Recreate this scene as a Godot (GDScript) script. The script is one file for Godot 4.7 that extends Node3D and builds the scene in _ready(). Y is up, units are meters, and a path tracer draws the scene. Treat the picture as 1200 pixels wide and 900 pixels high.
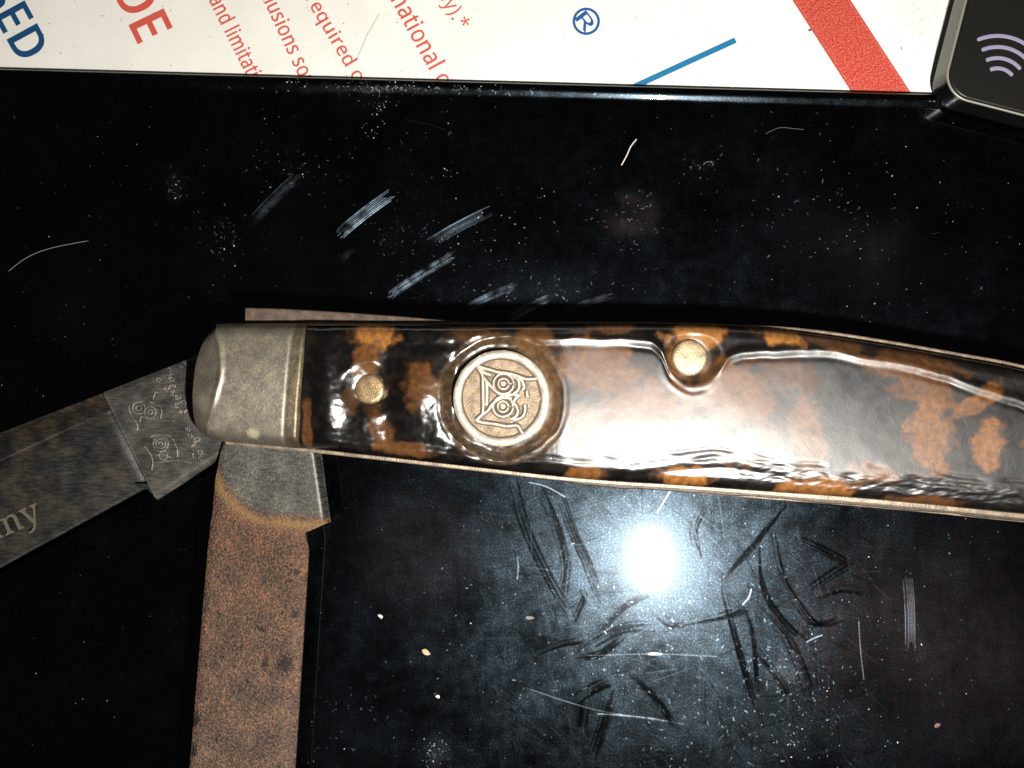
extends Node3D
# A worn pocket knife with a tortoiseshell handle on a black glossy panel, lit by a single flash lamp.
# Plan positions are in tenths of a millimetre (x to the right, y towards the viewer, counted from a corner at 600, 450
# west and north of the middle); heights are in millimetres above the panel.

const U := 0.0001
const D := 0.13
const MM := 0.001

var origin := Vector3.ZERO
var used_names := {}

# ---------------------------------------------------------------- helpers: places
func plan(x: float, y: float, level: float) -> Vector2:
	var k := (D - level * MM) / D * U
	return Vector2((x - 600.0) * k, (y - 450.0) * k)

func spot(x: float, y: float, h: float, level: float = 1e9) -> Vector3:
	var q := plan(x, y, h if level > 1e8 else level)
	return Vector3(q.x, h * MM, q.y)

# ---------------------------------------------------------------- helpers: nodes
func numbered(called: String) -> String:
	var n: int = used_names.get(called, 0)
	used_names[called] = n + 1
	return called if n == 0 else "%s_%03d" % [called, n]

func thing(called: String, label: String, category: String, at: Vector3, group := "") -> Node3D:
	var o := Node3D.new()
	o.name = numbered(called)
	add_child(o)
	o.position = at
	tag(o, label, category, group)
	origin = at
	return o

func tag(o: Node, label: String, category := "", group := "", kind := "") -> void:
	if label: o.set_meta("label", label)
	if category: o.set_meta("category", category)
	if group: o.set_meta("group", group)
	if kind: o.set_meta("kind", kind)

func put(called: String, mesh: Mesh, mat: Material, parent: Node = self, label := "") -> MeshInstance3D:
	var o := MeshInstance3D.new()
	if parent == self:
		o.name = numbered(called)
	else:
		var n := 0
		for c in parent.get_children():
			if str(c.name) == called or str(c.name).begins_with(called + "_0"): n += 1
		o.name = called if n == 0 else "%s_%03d" % [called, n]
	o.mesh = mesh
	o.material_override = mat
	o.cast_shadow = GeometryInstance3D.SHADOW_CASTING_SETTING_ON
	parent.add_child(o, true)
	if label: o.set_meta("label", label)
	return o

# ---------------------------------------------------------------- helpers: meshes
class Mb:
	var v := PackedVector3Array()
	var n := PackedVector3Array()
	var t := PackedVector2Array()
	var i := PackedInt32Array()
	func vert(p: Vector3, nn: Vector3, uv: Vector2) -> int:
		v.append(p); n.append(nn); t.append(uv)
		return v.size() - 1
	func tri(a: int, b: int, c: int) -> void:
		# clockwise seen from the side the normals point to
		var f := (v[b] - v[a]).cross(v[c] - v[a])
		var m := n[a] + n[b] + n[c]
		if f.dot(m) > 0.0:
			i.append(a); i.append(c); i.append(b)
		else:
			i.append(a); i.append(b); i.append(c)
	func flat_quad(a: Vector3, b: Vector3, c: Vector3, d: Vector3, out: Vector3, ua := Vector2.ZERO, ub := Vector2.ZERO, uc := Vector2.ZERO, ud := Vector2.ZERO) -> void:
		var nn := (b - a).cross(c - a)
		if nn.length() < 1e-16: nn = (c - a).cross(d - a)
		if nn.length() < 1e-16: return
		nn = nn.normalized()
		if nn.dot(out) < 0.0: nn = -nn
		var k := vert(a, nn, ua); vert(b, nn, ub); vert(c, nn, uc); vert(d, nn, ud)
		tri(k, k + 1, k + 2); tri(k, k + 2, k + 3)
	func sheet(cols: int, rows: int, pts: PackedVector3Array, uvs: PackedVector2Array, out: Vector3) -> void:
		# a smooth grid of rows x cols points
		var base := v.size()
		for r in rows:
			for c in cols:
				var a := r * cols + c
				var px := pts[r * cols + mini(c + 1, cols - 1)] - pts[r * cols + maxi(c - 1, 0)]
				var py := pts[mini(r + 1, rows - 1) * cols + c] - pts[maxi(r - 1, 0) * cols + c]
				var nn := px.cross(py)
				nn = nn.normalized() if nn.length() > 1e-18 else out
				if nn.dot(out) < 0.0: nn = -nn
				v.append(pts[a]); n.append(nn); t.append(uvs[a])
		for r in rows - 1:
			for c in cols - 1:
				var a := base + r * cols + c
				tri(a, a + 1, a + cols + 1)
				tri(a, a + cols + 1, a + cols)
	func mesh() -> ArrayMesh:
		var arr := []
		arr.resize(Mesh.ARRAY_MAX)
		arr[Mesh.ARRAY_VERTEX] = v; arr[Mesh.ARRAY_NORMAL] = n; arr[Mesh.ARRAY_TEX_UV] = t; arr[Mesh.ARRAY_INDEX] = i
		var m := ArrayMesh.new()
		m.add_surface_from_arrays(Mesh.PRIMITIVE_TRIANGLES, arr)
		return m

func curve_at(pts: Array, x: float) -> float:
	# y of a polyline given as points of rising x, smoothed
	var m := pts.size()
	if x <= pts[0].x: return pts[0].y + (x - pts[0].x) * (pts[1].y - pts[0].y) / (pts[1].x - pts[0].x)
	if x >= pts[m - 1].x: return pts[m - 1].y + (x - pts[m - 1].x) * (pts[m - 1].y - pts[m - 2].y) / (pts[m - 1].x - pts[m - 2].x)
	for k in m - 1:
		if x <= pts[k + 1].x:
			var t: float = (x - pts[k].x) / (pts[k + 1].x - pts[k].x)
			var a: float = pts[maxi(k - 1, 0)].y
			var d: float = pts[mini(k + 2, m - 1)].y
			return cubic_interpolate(pts[k].y, pts[k + 1].y, a, d, t)
	return pts[m - 1].y

# A solid between two edge lines a and b (points in pairs), with a top height top.call(x, y, s, t) in mm and a flat underside.
func ruled(a: Array, b: Array, step: float, ts: Array, level: float, top: Callable, under: float, rect: Rect2, smooth_ends := false) -> ArrayMesh:
	var la: Array = []
	var lb: Array = []
	for k in a.size() - 1:
		var w := maxf(a[k].distance_to(a[k + 1]), b[k].distance_to(b[k + 1]))
		var n := maxi(1, int(ceil(w / step)))
		for j in n:
			var f := float(j) / n
			la.append(a[k].lerp(a[k + 1], f)); lb.append(b[k].lerp(b[k + 1], f))
	la.append(a[-1]); lb.append(b[-1])
	var rows := la.size()
	var cols := ts.size()
	var pts := PackedVector3Array()
	var uvs := PackedVector2Array()
	pts.resize(rows * cols); uvs.resize(rows * cols)
	for r in rows:
		var s := float(r) / (rows - 1)
		for c in cols:
			var q: Vector2 = la[r].lerp(lb[r], ts[c])
			var h: float = top.call(q.x, q.y, s, ts[c])
			pts[r * cols + c] = spot(q.x, q.y, h, level) - origin
			uvs[r * cols + c] = (q - rect.position) / rect.size
	var m := Mb.new()
	m.sheet(cols, rows, pts, uvs, Vector3.UP)
	# sides and underside
	var ring: Array = []
	for c in cols: ring.append(c)
	for r in range(1, rows): ring.append(r * cols + cols - 1)
	for c in range(cols - 2, -1, -1): ring.append((rows - 1) * cols + c)
	for r in range(rows - 2, 0, -1): ring.append(r * cols)
	var mid := Vector3.ZERO
	for k in ring: mid += pts[k]
	mid /= ring.size()
	for k in ring.size():
		var p0: Vector3 = pts[ring[k]]
		var p1: Vector3 = pts[ring[(k + 1) % ring.size()]]
		var g0 := Vector3(p0.x, under * MM - origin.y, p0.z)
		var g1 := Vector3(p1.x, under * MM - origin.y, p1.z)
		var u0: Vector2 = uvs[ring[k]]
		var u1: Vector2 = uvs[ring[(k + 1) % ring.size()]]
		var along := p1 - p0
		var out := Vector3(along.z, 0, -along.x)
		# the ring runs one way round, so the outside is always on the same hand
		if k == 0:
			pass
		m.flat_quad(p0, p1, g1, g0, out * ring_hand(pts, ring), u0, u1, u1, u0)
	var low := PackedVector3Array()
	var luv := PackedVector2Array()
	for r in rows:
		for c in [0, cols - 1]:
			var p := pts[r * cols + c]
			low.append(Vector3(p.x, under * MM - origin.y, p.z)); luv.append(uvs[r * cols + c])
	m.sheet(2, rows, low, luv, Vector3.DOWN)
	return m.mesh()

var _hand_key := 0
var _hand := 1.0
func ring_hand(pts: PackedVector3Array, ring: Array) -> float:
	if _hand_key == hash(ring.size()) + hash(pts[0]): return _hand
	_hand_key = hash(ring.size()) + hash(pts[0])
	var area := 0.0
	for k in ring.size():
		var p := pts[ring[k]]
		var q := pts[ring[(k + 1) % ring.size()]]
		area += p.x * q.z - q.x * p.z
	_hand = 1.0 if area > 0.0 else -1.0
	return _hand

# A flat plate from an outline, with a small chamfer on its upper edge.
func plate(outline: Array, level: float, h0: float, h1: float, bevel: float, rect: Rect2) -> ArrayMesh:
	var pg := PackedVector2Array(outline)
	if Geometry2D.is_polygon_clockwise(pg): pg.reverse()
	var n := pg.size()
	var inner := PackedVector2Array()
	for k in n:
		var e0 := (pg[k] - pg[(k + n - 1) % n]).normalized()
		var e1 := (pg[(k + 1) % n] - pg[k]).normalized()
		var nn := (Vector2(-e0.y, e0.x) + Vector2(-e1.y, e1.x)).normalized()
		inner.append(pg[k] + nn * bevel * 10.0 / maxf(0.4, nn.dot(Vector2(-e0.y, e0.x))))
	if abs(_area(inner)) > abs(_area(pg)):
		for k in n: inner[k] = pg[k] * 2.0 - inner[k]
	var m := Mb.new()
	var tr := Geometry2D.triangulate_polygon(inner)
	var base := m.v.size()
	for q in inner: m.vert(spot(q.x, q.y, h1, level) - origin, Vector3.UP, (q - rect.position) / rect.size)
	for k in range(0, tr.size(), 3): m.tri(base + tr[k], base + tr[k + 1], base + tr[k + 2])
	var s := signf(_area(pg))
	for k in n:
		var a := pg[k]
		var b := pg[(k + 1) % n]
		var ia := inner[k]
		var ib := inner[(k + 1) % n]
		var out := Vector3(b.y - a.y, 0, -(b.x - a.x)) * s
		var ua := (a - rect.position) / rect.size
		var ub := (b - rect.position) / rect.size
		m.flat_quad(spot(ia.x, ia.y, h1, level) - origin, spot(ib.x, ib.y, h1, level) - origin, spot(b.x, b.y, h1 - bevel, level) - origin, spot(a.x, a.y, h1 - bevel, level) - origin, out.normalized() + Vector3.UP, ua, ub, ub, ua)
		m.flat_quad(spot(a.x, a.y, h1 - bevel, level) - origin, spot(b.x, b.y, h1 - bevel, level) - origin, spot(b.x, b.y, h0, level) - origin, spot(a.x, a.y, h0, level) - origin, out, ua, ub, ub, ua)
	tr = Geometry2D.triangulate_polygon(pg)
	base = m.v.size()
	for q in pg: m.vert(spot(q.x, q.y, h0, level) - origin, Vector3.DOWN, (q - rect.position) / rect.size)
	for k in range(0, tr.size(), 3): m.tri(base + tr[k], base + tr[k + 1], base + tr[k + 2])
	return m.mesh()

func _area(p: PackedVector2Array) -> float:
	var s := 0.0
	for k in p.size():
		var q := p[(k + 1) % p.size()]
		s += p[k].x * q.y - q.x * p[k].y
	return s * 0.5

# A turned shape: profile of (radius, height) in mm about the vertical line through (x, y).
func lathe(x: float, y: float, level: float, profile: Array, seg := 64, wobble := 0.0, seed_ := 1) -> ArrayMesh:
	var nz := FastNoiseLite.new()
	nz.seed = seed_; nz.frequency = 1.2
	var c := plan(x, y, level)
	var pts := PackedVector3Array()
	var uvs := PackedVector2Array()
	for r in profile.size():
		for s in seg + 1:
			var a := TAU * s / seg
			var k: float = 1.0 + wobble * nz.get_noise_3d(cos(a), sin(a), r * 0.15)
			var rr: float = profile[r].x * MM * k
			pts.append(Vector3(c.x + rr * cos(a), profile[r].y * MM, c.y + rr * sin(a)) - origin)
			uvs.append(Vector2(0.5 + 0.5 * rr / (6.0 * MM) * cos(a), 0.5 + 0.5 * rr / (6.0 * MM) * sin(a)))
	var m := Mb.new()
	# normals from the profile
	var cols := seg + 1
	var base := 0
	for r in profile.size():
		var p0: Vector2 = profile[maxi(r - 1, 0)]
		var p1: Vector2 = profile[mini(r + 1, profile.size() - 1)]
		var t := (p1 - p0)
		var nn2 := Vector2(-t.y, t.x)
		if nn2.length() < 1e-9: nn2 = Vector2(0, 1)
		nn2 = nn2.normalized()
		for s in cols:
			var a := TAU * s / seg
			m.vert(pts[r * cols + s], Vector3(nn2.x * cos(a), nn2.y, nn2.x * sin(a)), uvs[r * cols + s])
	for r in profile.size() - 1:
		for s in seg:
			var a := base + r * cols + s
			m.tri(a, a + 1, a + cols + 1); m.tri(a, a + cols + 1, a + cols)
	return m.mesh()

# A rounded bead laid along a line; w and tall in mm.
func bead(m: Mb, pts: Array, level: float, h: float, w: float, tall: float, sides := 8) -> void:
	var n := pts.size()
	var g := PackedVector3Array()
	var uvs := PackedVector2Array()
	for k in n:
		var p: Vector2 = pts[k]
		var d: Vector2 = (pts[mini(k + 1, n - 1)] - pts[maxi(k - 1, 0)]).normalized()
		var side := Vector3(-d.y, 0, d.x)
		var c := spot(p.x, p.y, h, level) - origin
		var f := 1.0
		if k == 0 or k == n - 1: f = 0.45
		for s in sides + 1:
			var a := PI * s / sides
			g.append(c + side * cos(a) * w * 0.5 * MM * f + Vector3.UP * sin(a) * tall * MM * (0.5 + 0.5 * f))
			uvs.append(Vector2(p.x * 0.01, p.y * 0.01))
	m.sheet(sides + 1, n, g, uvs, Vector3.UP)

func smooth_line(pts: Array, per := 6) -> Array:
	var out: Array = []
	var n := pts.size()
	for k in n - 1:
		var a: Vector2 = pts[maxi(k - 1, 0)]
		var d: Vector2 = pts[mini(k + 2, n - 1)]
		for j in per:
			var p: Vector2 = pts[k]
			out.append(p.cubic_interpolate(pts[k + 1], a, d, float(j) / per))
	out.append(pts[n - 1])
	return out

func arc(c: Vector2, r: float, a0: float, a1: float, n := 32) -> Array:
	var out: Array = []
	for k in n + 1:
		var a := lerpf(a0, a1, float(k) / n)
		out.append(c + Vector2(cos(a), sin(a)) * r)
	return out

func tube(pts: PackedVector3Array, radius: float, sides := 8) -> ArrayMesh:
	var m := Mb.new()
	var n := pts.size()
	var cols := sides + 1
	for k in n:
		var d := (pts[mini(k + 1, n - 1)] - pts[maxi(k - 1, 0)]).normalized()
		var s := d.cross(Vector3.UP)
		s = s.normalized() if s.length() > 1e-4 else Vector3.RIGHT
		var up := s.cross(d)
		var f := 0.35 if k == 0 or k == n - 1 else 1.0
		for j in cols:
			var a := TAU * j / sides
			var nn := s * cos(a) + up * sin(a)
			m.vert(pts[k] + nn * radius * f, nn, Vector2(float(k) / n, float(j) / sides))
	for k in n - 1:
		for j in sides:
			var a := k * cols + j
			m.tri(a, a + 1, a + cols + 1); m.tri(a, a + cols + 1, a + cols)
	return m.mesh()

# ---------------------------------------------------------------- helpers: textures
func noise_map(w: int, h: int, seed_: int, freq: float, oct := 4, kind := FastNoiseLite.TYPE_SIMPLEX_SMOOTH) -> PackedByteArray:
	var n := FastNoiseLite.new()
	n.noise_type = kind
	n.seed = seed_
	n.frequency = freq
	n.fractal_octaves = oct
	n.fractal_type = FastNoiseLite.FRACTAL_FBM if oct > 1 else FastNoiseLite.FRACTAL_NONE
	return n.get_image(w, h, false, false, true).get_data()

func streaks(w: int, h: int, seed_: int, freq: float, sx: int, sy: int) -> PackedByteArray:
	var n := FastNoiseLite.new()
	n.seed = seed_
	n.frequency = freq
	n.fractal_octaves = 3
	var im := n.get_image(maxi(4, w / sx), maxi(4, h / sy), false, false, true)
	im.resize(w, h, Image.INTERPOLATE_CUBIC)
	return im.get_data()

class Layer:
	var x0 := 0.0
	var y0 := 0.0
	var sc := 1.0
	var w := 0
	var h := 0
	var d := PackedFloat32Array()
	func _init(rect: Rect2, scale: float, fill := 0.0) -> void:
		x0 = rect.position.x; y0 = rect.position.y; sc = scale
		w = int(rect.size.x * scale); h = int(rect.size.y * scale)
		d.resize(w * h)
		d.fill(fill)
	func stroke(pts: Array, radius: float, val: float, soft: float, strength := 1.0) -> void:
		for k in pts.size() - 1:
			seg(pts[k], pts[k + 1], radius, radius, val, soft, strength)
	func seg(a: Vector2, b: Vector2, ra: float, rb: float, val: float, soft: float, strength := 1.0) -> void:
		var pa := (a - Vector2(x0, y0)) * sc
		var pb := (b - Vector2(x0, y0)) * sc
		var r := maxf(ra, rb) * sc
		var s := maxf(soft * sc, 0.7)
		var e := r + s
		var xa := maxi(0, int(minf(pa.x, pb.x) - e))
		var xb := mini(w - 1, int(maxf(pa.x, pb.x) + e) + 1)
		var ya := maxi(0, int(minf(pa.y, pb.y) - e))
		var yb := mini(h - 1, int(maxf(pa.y, pb.y) + e) + 1)
		var ab := pb - pa
		var l2 := maxf(ab.length_squared(), 1e-6)
		for y in range(ya, yb + 1):
			for x in range(xa, xb + 1):
				var p := Vector2(x, y)
				var t := clampf((p - pa).dot(ab) / l2, 0.0, 1.0)
				var dist := p.distance_to(pa + ab * t)
				var rr := lerpf(ra, rb, t) * sc
				var al := 1.0 - smoothstep(rr - s * 0.5, rr + s, dist)
				if al > 0.0:
					var k := y * w + x
					d[k] = lerpf(d[k], val, al * strength)
	func blob(c: Vector2, rx: float, ry: float, ang: float, val: float, soft: float, nz: PackedByteArray, warp: float, strength := 1.0) -> void:
		var pc := (c - Vector2(x0, y0)) * sc
		var e := maxf(rx, ry) * sc * (1.0 + warp + soft)
		var ca := cos(ang)
		var sa := sin(ang)
		for y in range(maxi(0, int(pc.y - e)), mini(h - 1, int(pc.y + e)) + 1):
			for x in range(maxi(0, int(pc.x - e)), mini(w - 1, int(pc.x + e)) + 1):
				var dx := (x - pc.x) / sc
				var dy := (y - pc.y) / sc
				var u := (dx * ca + dy * sa) / rx
				var v := (-dx * sa + dy * ca) / ry
				var k := y * w + x
				var q := sqrt(u * u + v * v) + (nz[k] / 255.0 - 0.5) * 2.0 * warp
				var al := 1.0 - smoothstep(1.0 - soft, 1.0 + soft, q)
				if al > 0.0: d[k] = lerpf(d[k], val, al * strength)

func picture(w: int, h: int, bytes: PackedByteArray, fmt := Image.FORMAT_RGB8) -> ImageTexture:
	return ImageTexture.create_from_image(Image.create_from_data(w, h, false, fmt, bytes))

func paint(color: Color, rough: float, metal := 0.0, spec := 0.5) -> StandardMaterial3D:
	var m := StandardMaterial3D.new()
	m.albedo_color = color
	m.roughness = rough
	m.metallic = metal
	m.metallic_specular = spec
	return m

func b8(v: float) -> int:
	return clampi(int(v * 255.0 + 0.5), 0, 255)

# ================================================================= the scene
func _ready() -> void:
	var cam := Camera3D.new()
	cam.name = "camera"
	add_child(cam)
	cam.position = Vector3(0, D, 0)
	cam.rotation = Vector3(-PI / 2, 0, 0)
	cam.fov = rad_to_deg(2.0 * atan(450.0 * U / D))
	cam.near = 0.005
	cam.far = 5.0
	cam.current = true

	var we := WorldEnvironment.new()
	we.name = "environment"
	var env := Environment.new()
	env.background_mode = Environment.BG_COLOR
	env.background_color = Color(0.23, 0.225, 0.215)
	env.tonemap_mode = Environment.TONE_MAPPER_LINEAR
	env.tonemap_exposure = 1.0
	env.sdfgi_enabled = true
	env.ssao_enabled = true
	env.ssil_enabled = true
	we.environment = env
	add_child(we)

	# the flash beside the lens
	var flash := AreaLight3D.new()
	flash.name = "flash_lamp"
	flash.area_size = Vector2(0.0034, 0.0100)
	flash.light_energy = 0.052
	flash.light_color = Color(1.0, 0.985, 0.955)
	flash.area_range = 3.0
	flash.shadow_enabled = true
	add_child(flash)
	flash.position = Vector3(0.0324, D, 0.041)
	flash.rotation = Vector3(-PI / 2, 0, 0)

	make_setting()
	make_box()
	make_reader()
	make_knife()
	make_dust()

# ---------------------------------------------------------------- the panel and the table
func rim_y(x: float) -> float:
	return 80.0 + 0.0272 * x

func make_setting() -> void:
	origin = Vector3.ZERO
	var tbl := BoxMesh.new()
	tbl.size = Vector3(0.9, 0.02, 0.7)
	var t := put("tabletop", tbl, paint(Color(0.16, 0.13, 0.11), 0.6))
	t.position = Vector3(0, -0.040, 0)
	tag(t, "dark table under the black panel and the mailing box", "", "", "structure")

	var rect := Rect2(-100, 60, 1400, 1000)
	var mat := panel_material(rect)
	var a: Array = []
	var b: Array = []
	for x in [-700.0, 0.0, 600.0, 1200.0, 1900.0]:
		a.append(Vector2(x, rim_y(x))); b.append(Vector2(x, 1500.0))
	var ts: Array = []
	for e in [0, 0.6, 1.2, 2, 3, 4, 5, 6, 7, 8, 9, 10, 11, 12, 13, 14, 15, 16, 17, 18, 19, 20, 24, 40, 80, 200, 400, 800, 1420]:
		ts.append(float(e) / 1420.0)
	var rim_shape := func(x: float, y: float, _s: float, _t: float) -> float:
		var e := y - rim_y(x)
		var outer := -0.35 + 0.65 * sqrt(clampf(1.0 - pow(1.0 - clampf(e / 5.0, 0, 1), 2.0), 0, 1))
		var inner := 0.3 * (1.0 - smoothstep(8.0, 18.5, e))
		return outer if e < 5.0 else inner
	var root := Node3D.new()
	root.name = numbered("black_surface")
	add_child(root)
	tag(root, "black glossy panel with a raised rim, smeared and dusty, under the knife", "", "", "structure")
	put("slab", ruled(a, b, 60.0, ts, 0.0, rim_shape, -0.75, rect), mat, root)
	var body := BoxMesh.new()
	body.size = Vector3(0.25, 0.02925, 0.127)
	var bo := put("body", body, paint(Color(0.03, 0.03, 0.03), 0.5), root)
	bo.position = Vector3(0, -0.015375, 0.0355)

func panel_material(rect: Rect2) -> StandardMaterial3D:
	var sc := 1.45
	var haze := Layer.new(rect, sc, 0.5)
	var w := haze.w
	var h := haze.h
	var n1 := noise_map(w, h, 11, 0.006, 4)
	var n2 := noise_map(w, h, 12, 0.03, 4)
	var n3 := noise_map(w, h, 13, 0.25, 2)
	var n4 := streaks(w, h, 14, 0.06, 1, 6)
	var n5 := streaks(w, h, 15, 0.06, 6, 1)
	for k in w * h:
		haze.d[k] = clampf(0.52 + (n1[k] - 128) / 255.0 * 0.45 + (n2[k] - 128) / 255.0 * 0.40 + (n4[k] - 128) / 255.0 * 0.14 + (n5[k] - 128) / 255.0 * 0.10 + (n3[k] - 128) / 255.0 * 0.28, 0.05, 1.0)
	# where fingers have wiped the film away
	var rng := RandomNumberGenerator.new()
	rng.seed = 5
	var wipes := [
		[[597, 562], [612, 620], [640, 680], [668, 728]], [[630, 565], [650, 610], [664, 660], [660, 700]], [[655, 572], [672, 620], [690, 660], [700, 690]],
		[[668, 728], [680, 700], [676, 690]], [[632, 765], [660, 755], [682, 752]], [[676, 774], [705, 768], [730, 748]], [[690, 760], [715, 745], [740, 735], [770, 735]],
		[[678, 822], [700, 808], [716, 802]], [[719, 812], [708, 850], [695, 890]], [[683, 822], [680, 850]], [[700, 740], [730, 710], [760, 696]],
		[[845, 690], [858, 740], [872, 790], [884, 825]], [[862, 700], [878, 735], [884, 790], [886, 826]], [[880, 705], [915, 740], [935, 780], [950, 830]],
		[[890, 640], [895, 690], [920, 730], [950, 755]], [[905, 620], [915, 670], [930, 700]], [[935, 630], [968, 645], [995, 660]], [[945, 690], [970, 672], [998, 655]],
		[[918, 590], [880, 640], [850, 670]], [[800, 732], [850, 722], [870, 712]], [[925, 690], [955, 730], [985, 725]], [[888, 760], [915, 795], [925, 815]],
		[[770, 720], [790, 735], [800, 732]], [[740, 790], [770, 820], [790, 850]], [[830, 590], [815, 620], [820, 650]], [[960, 700], [990, 690], [1020, 695]],
	]
	for wp in wipes:
		var line: Array = []
		for p in wp: line.append(Vector2(p[0], p[1]))
		line = smooth_line(line, 5)
		for j in rng.randi_range(4, 8):
			var off := Vector2(rng.randfn(0, 3.6), rng.randfn(0, 2.4))
			var r := rng.randf_range(0.25, 1.2)
			var first := rng.randi_range(0, line.size() / 4)
			var last := line.size() - 1 - rng.randi_range(0, line.size() / 4)
			for k in range(first, last):
				var f := float(k - first) / maxi(1, last - first)
				var jit := Vector2(rng.randfn(0, 0.35), rng.randfn(0, 0.35))
				haze.seg(line[k] + off, line[k + 1] + off + jit, r * (0.25 + sin(f * PI)), r * (0.25 + sin(f * PI)), 0.0, 1.2, rng.randf_range(0.3, 0.8))
	# greasy strokes, fine and many, fanning out
	for k in 900:
		var p := Vector2(rng.randf_range(560, 1020), rng.randf_range(565, 900))
		var ang := rng.randf_range(-0.6, 0.5) + (1.2 if rng.randf() < 0.55 else 0.0)
		var l := 4.0 + 46.0 * pow(rng.randf(), 2.0)
		var q := p + Vector2(cos(ang), sin(ang)) * l
		haze.seg(p, q, rng.randf_range(0.2, 0.8), rng.randf_range(0.1, 0.5), 1.0 if rng.randf() < 0.5 else 0.05, 0.8, rng.randf_range(0.15, 0.55))
	# dirt and scratches that scatter light
	var dirt := Layer.new(rect, sc, 0.0)
	var bands := [
		[Vector2(394, 277), Vector2(460, 226), 12.0, 0.55], [Vector2(500, 287), Vector2(576, 246), 11.0, 0.42], [Vector2(452, 349), Vector2(536, 296), 9.0, 0.42],
		[Vector2(288, 268), Vector2(352, 204), 12.0, 0.20], [Vector2(548, 360), Vector2(606, 334), 8.0, 0.30], [Vector2(594, 375), Vector2(652, 346), 9.0, 0.42],
		[Vector2(1063, 674), Vector2(1066, 764), 11.0, 0.2], [Vector2(395, 310), Vector2(418, 290), 8.0, 0.12], [Vector2(655, 368), Vector2(720, 345), 7.0, 0.14],
	]
	for bd in bands:
		var a: Vector2 = bd[0]
		var b: Vector2 = bd[1]
		var nn := (b - a).normalized().orthogonal()
		for j in 7:
			var o: Vector2 = nn * (j - 3.0) / 6.0 * bd[2]
			var br := rng.randf_range(0.35, 1.2)
			var t0 := rng.randf_range(0.0, 0.12)
			var t1 := rng.randf_range(0.85, 1.0)
			var prev: Vector2 = a.lerp(b, t0) + o
			var steps := 8
			for q in steps:
				var f := lerpf(t0, t1, (q + 1.0) / steps)
				var nx: Vector2 = a.lerp(b, f) + o + nn * rng.randf_range(-0.06, 0.06) + nn * sin(f * PI) * 1.5
				dirt.seg(prev, nx, 0.28, 0.28, bd[3] * 2.0 * (0.25 + 0.75 * sin(PI * (0.12 + 0.88 * (1.0 - f)))) * br, 0.5, 0.9)
				prev = nx
	var hairs := [
		[Vector2(622, 808), Vector2(700, 832), Vector2(800, 848), 0.22], [Vector2(700, 836), Vector2(760, 841), Vector2(806, 850), 0.5], [Vector2(1006, 728), Vector2(1008, 760), Vector2(1012, 796), 0.35],
		[Vector2(690, 768), Vector2(767, 766), Vector2(840, 769), 0.12], [Vector2(606, 652), Vector2(607, 665), Vector2(606, 678), 0.45], [Vector2(475, 140), Vector2(500, 145), Vector2(522, 152), 0.1],
		[Vector2(790, 565), Vector2(785, 575), Vector2(770, 600), 0.3], [Vector2(620, 565), Vector2(640, 570), Vector2(662, 582), 0.3], [Vector2(640, 335), Vector2(655, 350), Vector2(668, 372), 0.12],
		[Vector2(200, 205), Vector2(205, 218), Vector2(210, 235), 0.25], [Vector2(870, 708), Vector2(877, 700), Vector2(880, 690), 0.5], [Vector2(945, 752), Vector2(955, 747), Vector2(963, 744), 0.5],
	]
	for hr in hairs:
		dirt.stroke(smooth_line([hr[0], hr[1], hr[2]], 8), 0.35, hr[3], 0.7, 0.8)
	# smudges of dust
	for s in [[205, 218, 10, 16, 0.16], [262, 280, 20, 26, 0.09], [430, 120, 22, 14, 0.10], [480, 290, 40, 26, 0.06], [825, 195, 10, 6, 0.14], [510, 880, 12, 14, 0.28], [920, 790, 18, 14, 0.22], [850, 545, 30, 14, 0.1],
			[640, 335, 60, 20, 0.07], [380, 870, 50, 40, 0.05], [350, 320, 60, 60, 0.05], [1040, 680, 12, 40, 0.05], [860, 860, 90, 40, 0.06], [560, 640, 60, 40, 0.03], [370, 105, 30, 5, 0.25], [450, 104, 60, 4, 0.3]]:
		dirt.blob(Vector2(s[0], s[1]), s[2], s[3], 0.03, s[4] * 0.30, 0.9, n2, 1.2, 0.9)
	for s in [[205, 218, 7, 14, 60], [262, 280, 15, 22, 110], [350, 195, 30, 22, 90], [480, 290, 36, 24, 200], [440, 120, 20, 24, 90], [640, 340, 46, 16, 120], [738, 250, 26, 22, 140], [825, 195, 12, 8, 50], [920, 790, 30, 22, 260], [860, 860, 70, 26, 320], [510, 880, 9, 12, 90], [840, 545, 50, 14, 80], [1000, 250, 90, 70, 200], [380, 860, 40, 30, 100], [60, 500, 40, 60, 60], [480, 105, 90, 3, 160], [700, 760, 110, 60, 260]]:
		var lean := rng.randf_range(-0.5, 0.5)
		for k in int(s[4] * 0.6):
			var g := Vector2(rng.randfn(0, s[2]), rng.randfn(0, s[3])).rotated(lean if s[3] > 4 else 0.027)
			var p := Vector2(s[0], s[1]) + g
			dirt.seg(p, p + Vector2(rng.randfn(0, 1.6), rng.randfn(0, 1.6)), 0.2, 0.35, pow(rng.randf(), 2.2) * 0.5, 0.6, 0.9)
	for k in 1600:
		var p := Vector2(rng.randf_range(-60, 1260), rng.randf_range(100, 960))
		if rng.randf() < 0.35: p = Vector2(rng.randfn(850, 190), rng.randfn(800, 90))
		if rng.randf() < 0.15: p = Vector2(rng.randfn(430, 200), rng.randfn(250, 90))
		dirt.seg(p, p + Vector2(rng.randf_range(-1, 1), rng.randf_range(-1, 1)) * 1.5, 0.25, 0.3, pow(rng.randf(), 3.0) * 0.42, 0.5, 0.9)
	var red := Layer.new(rect, sc, 0.0)
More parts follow.
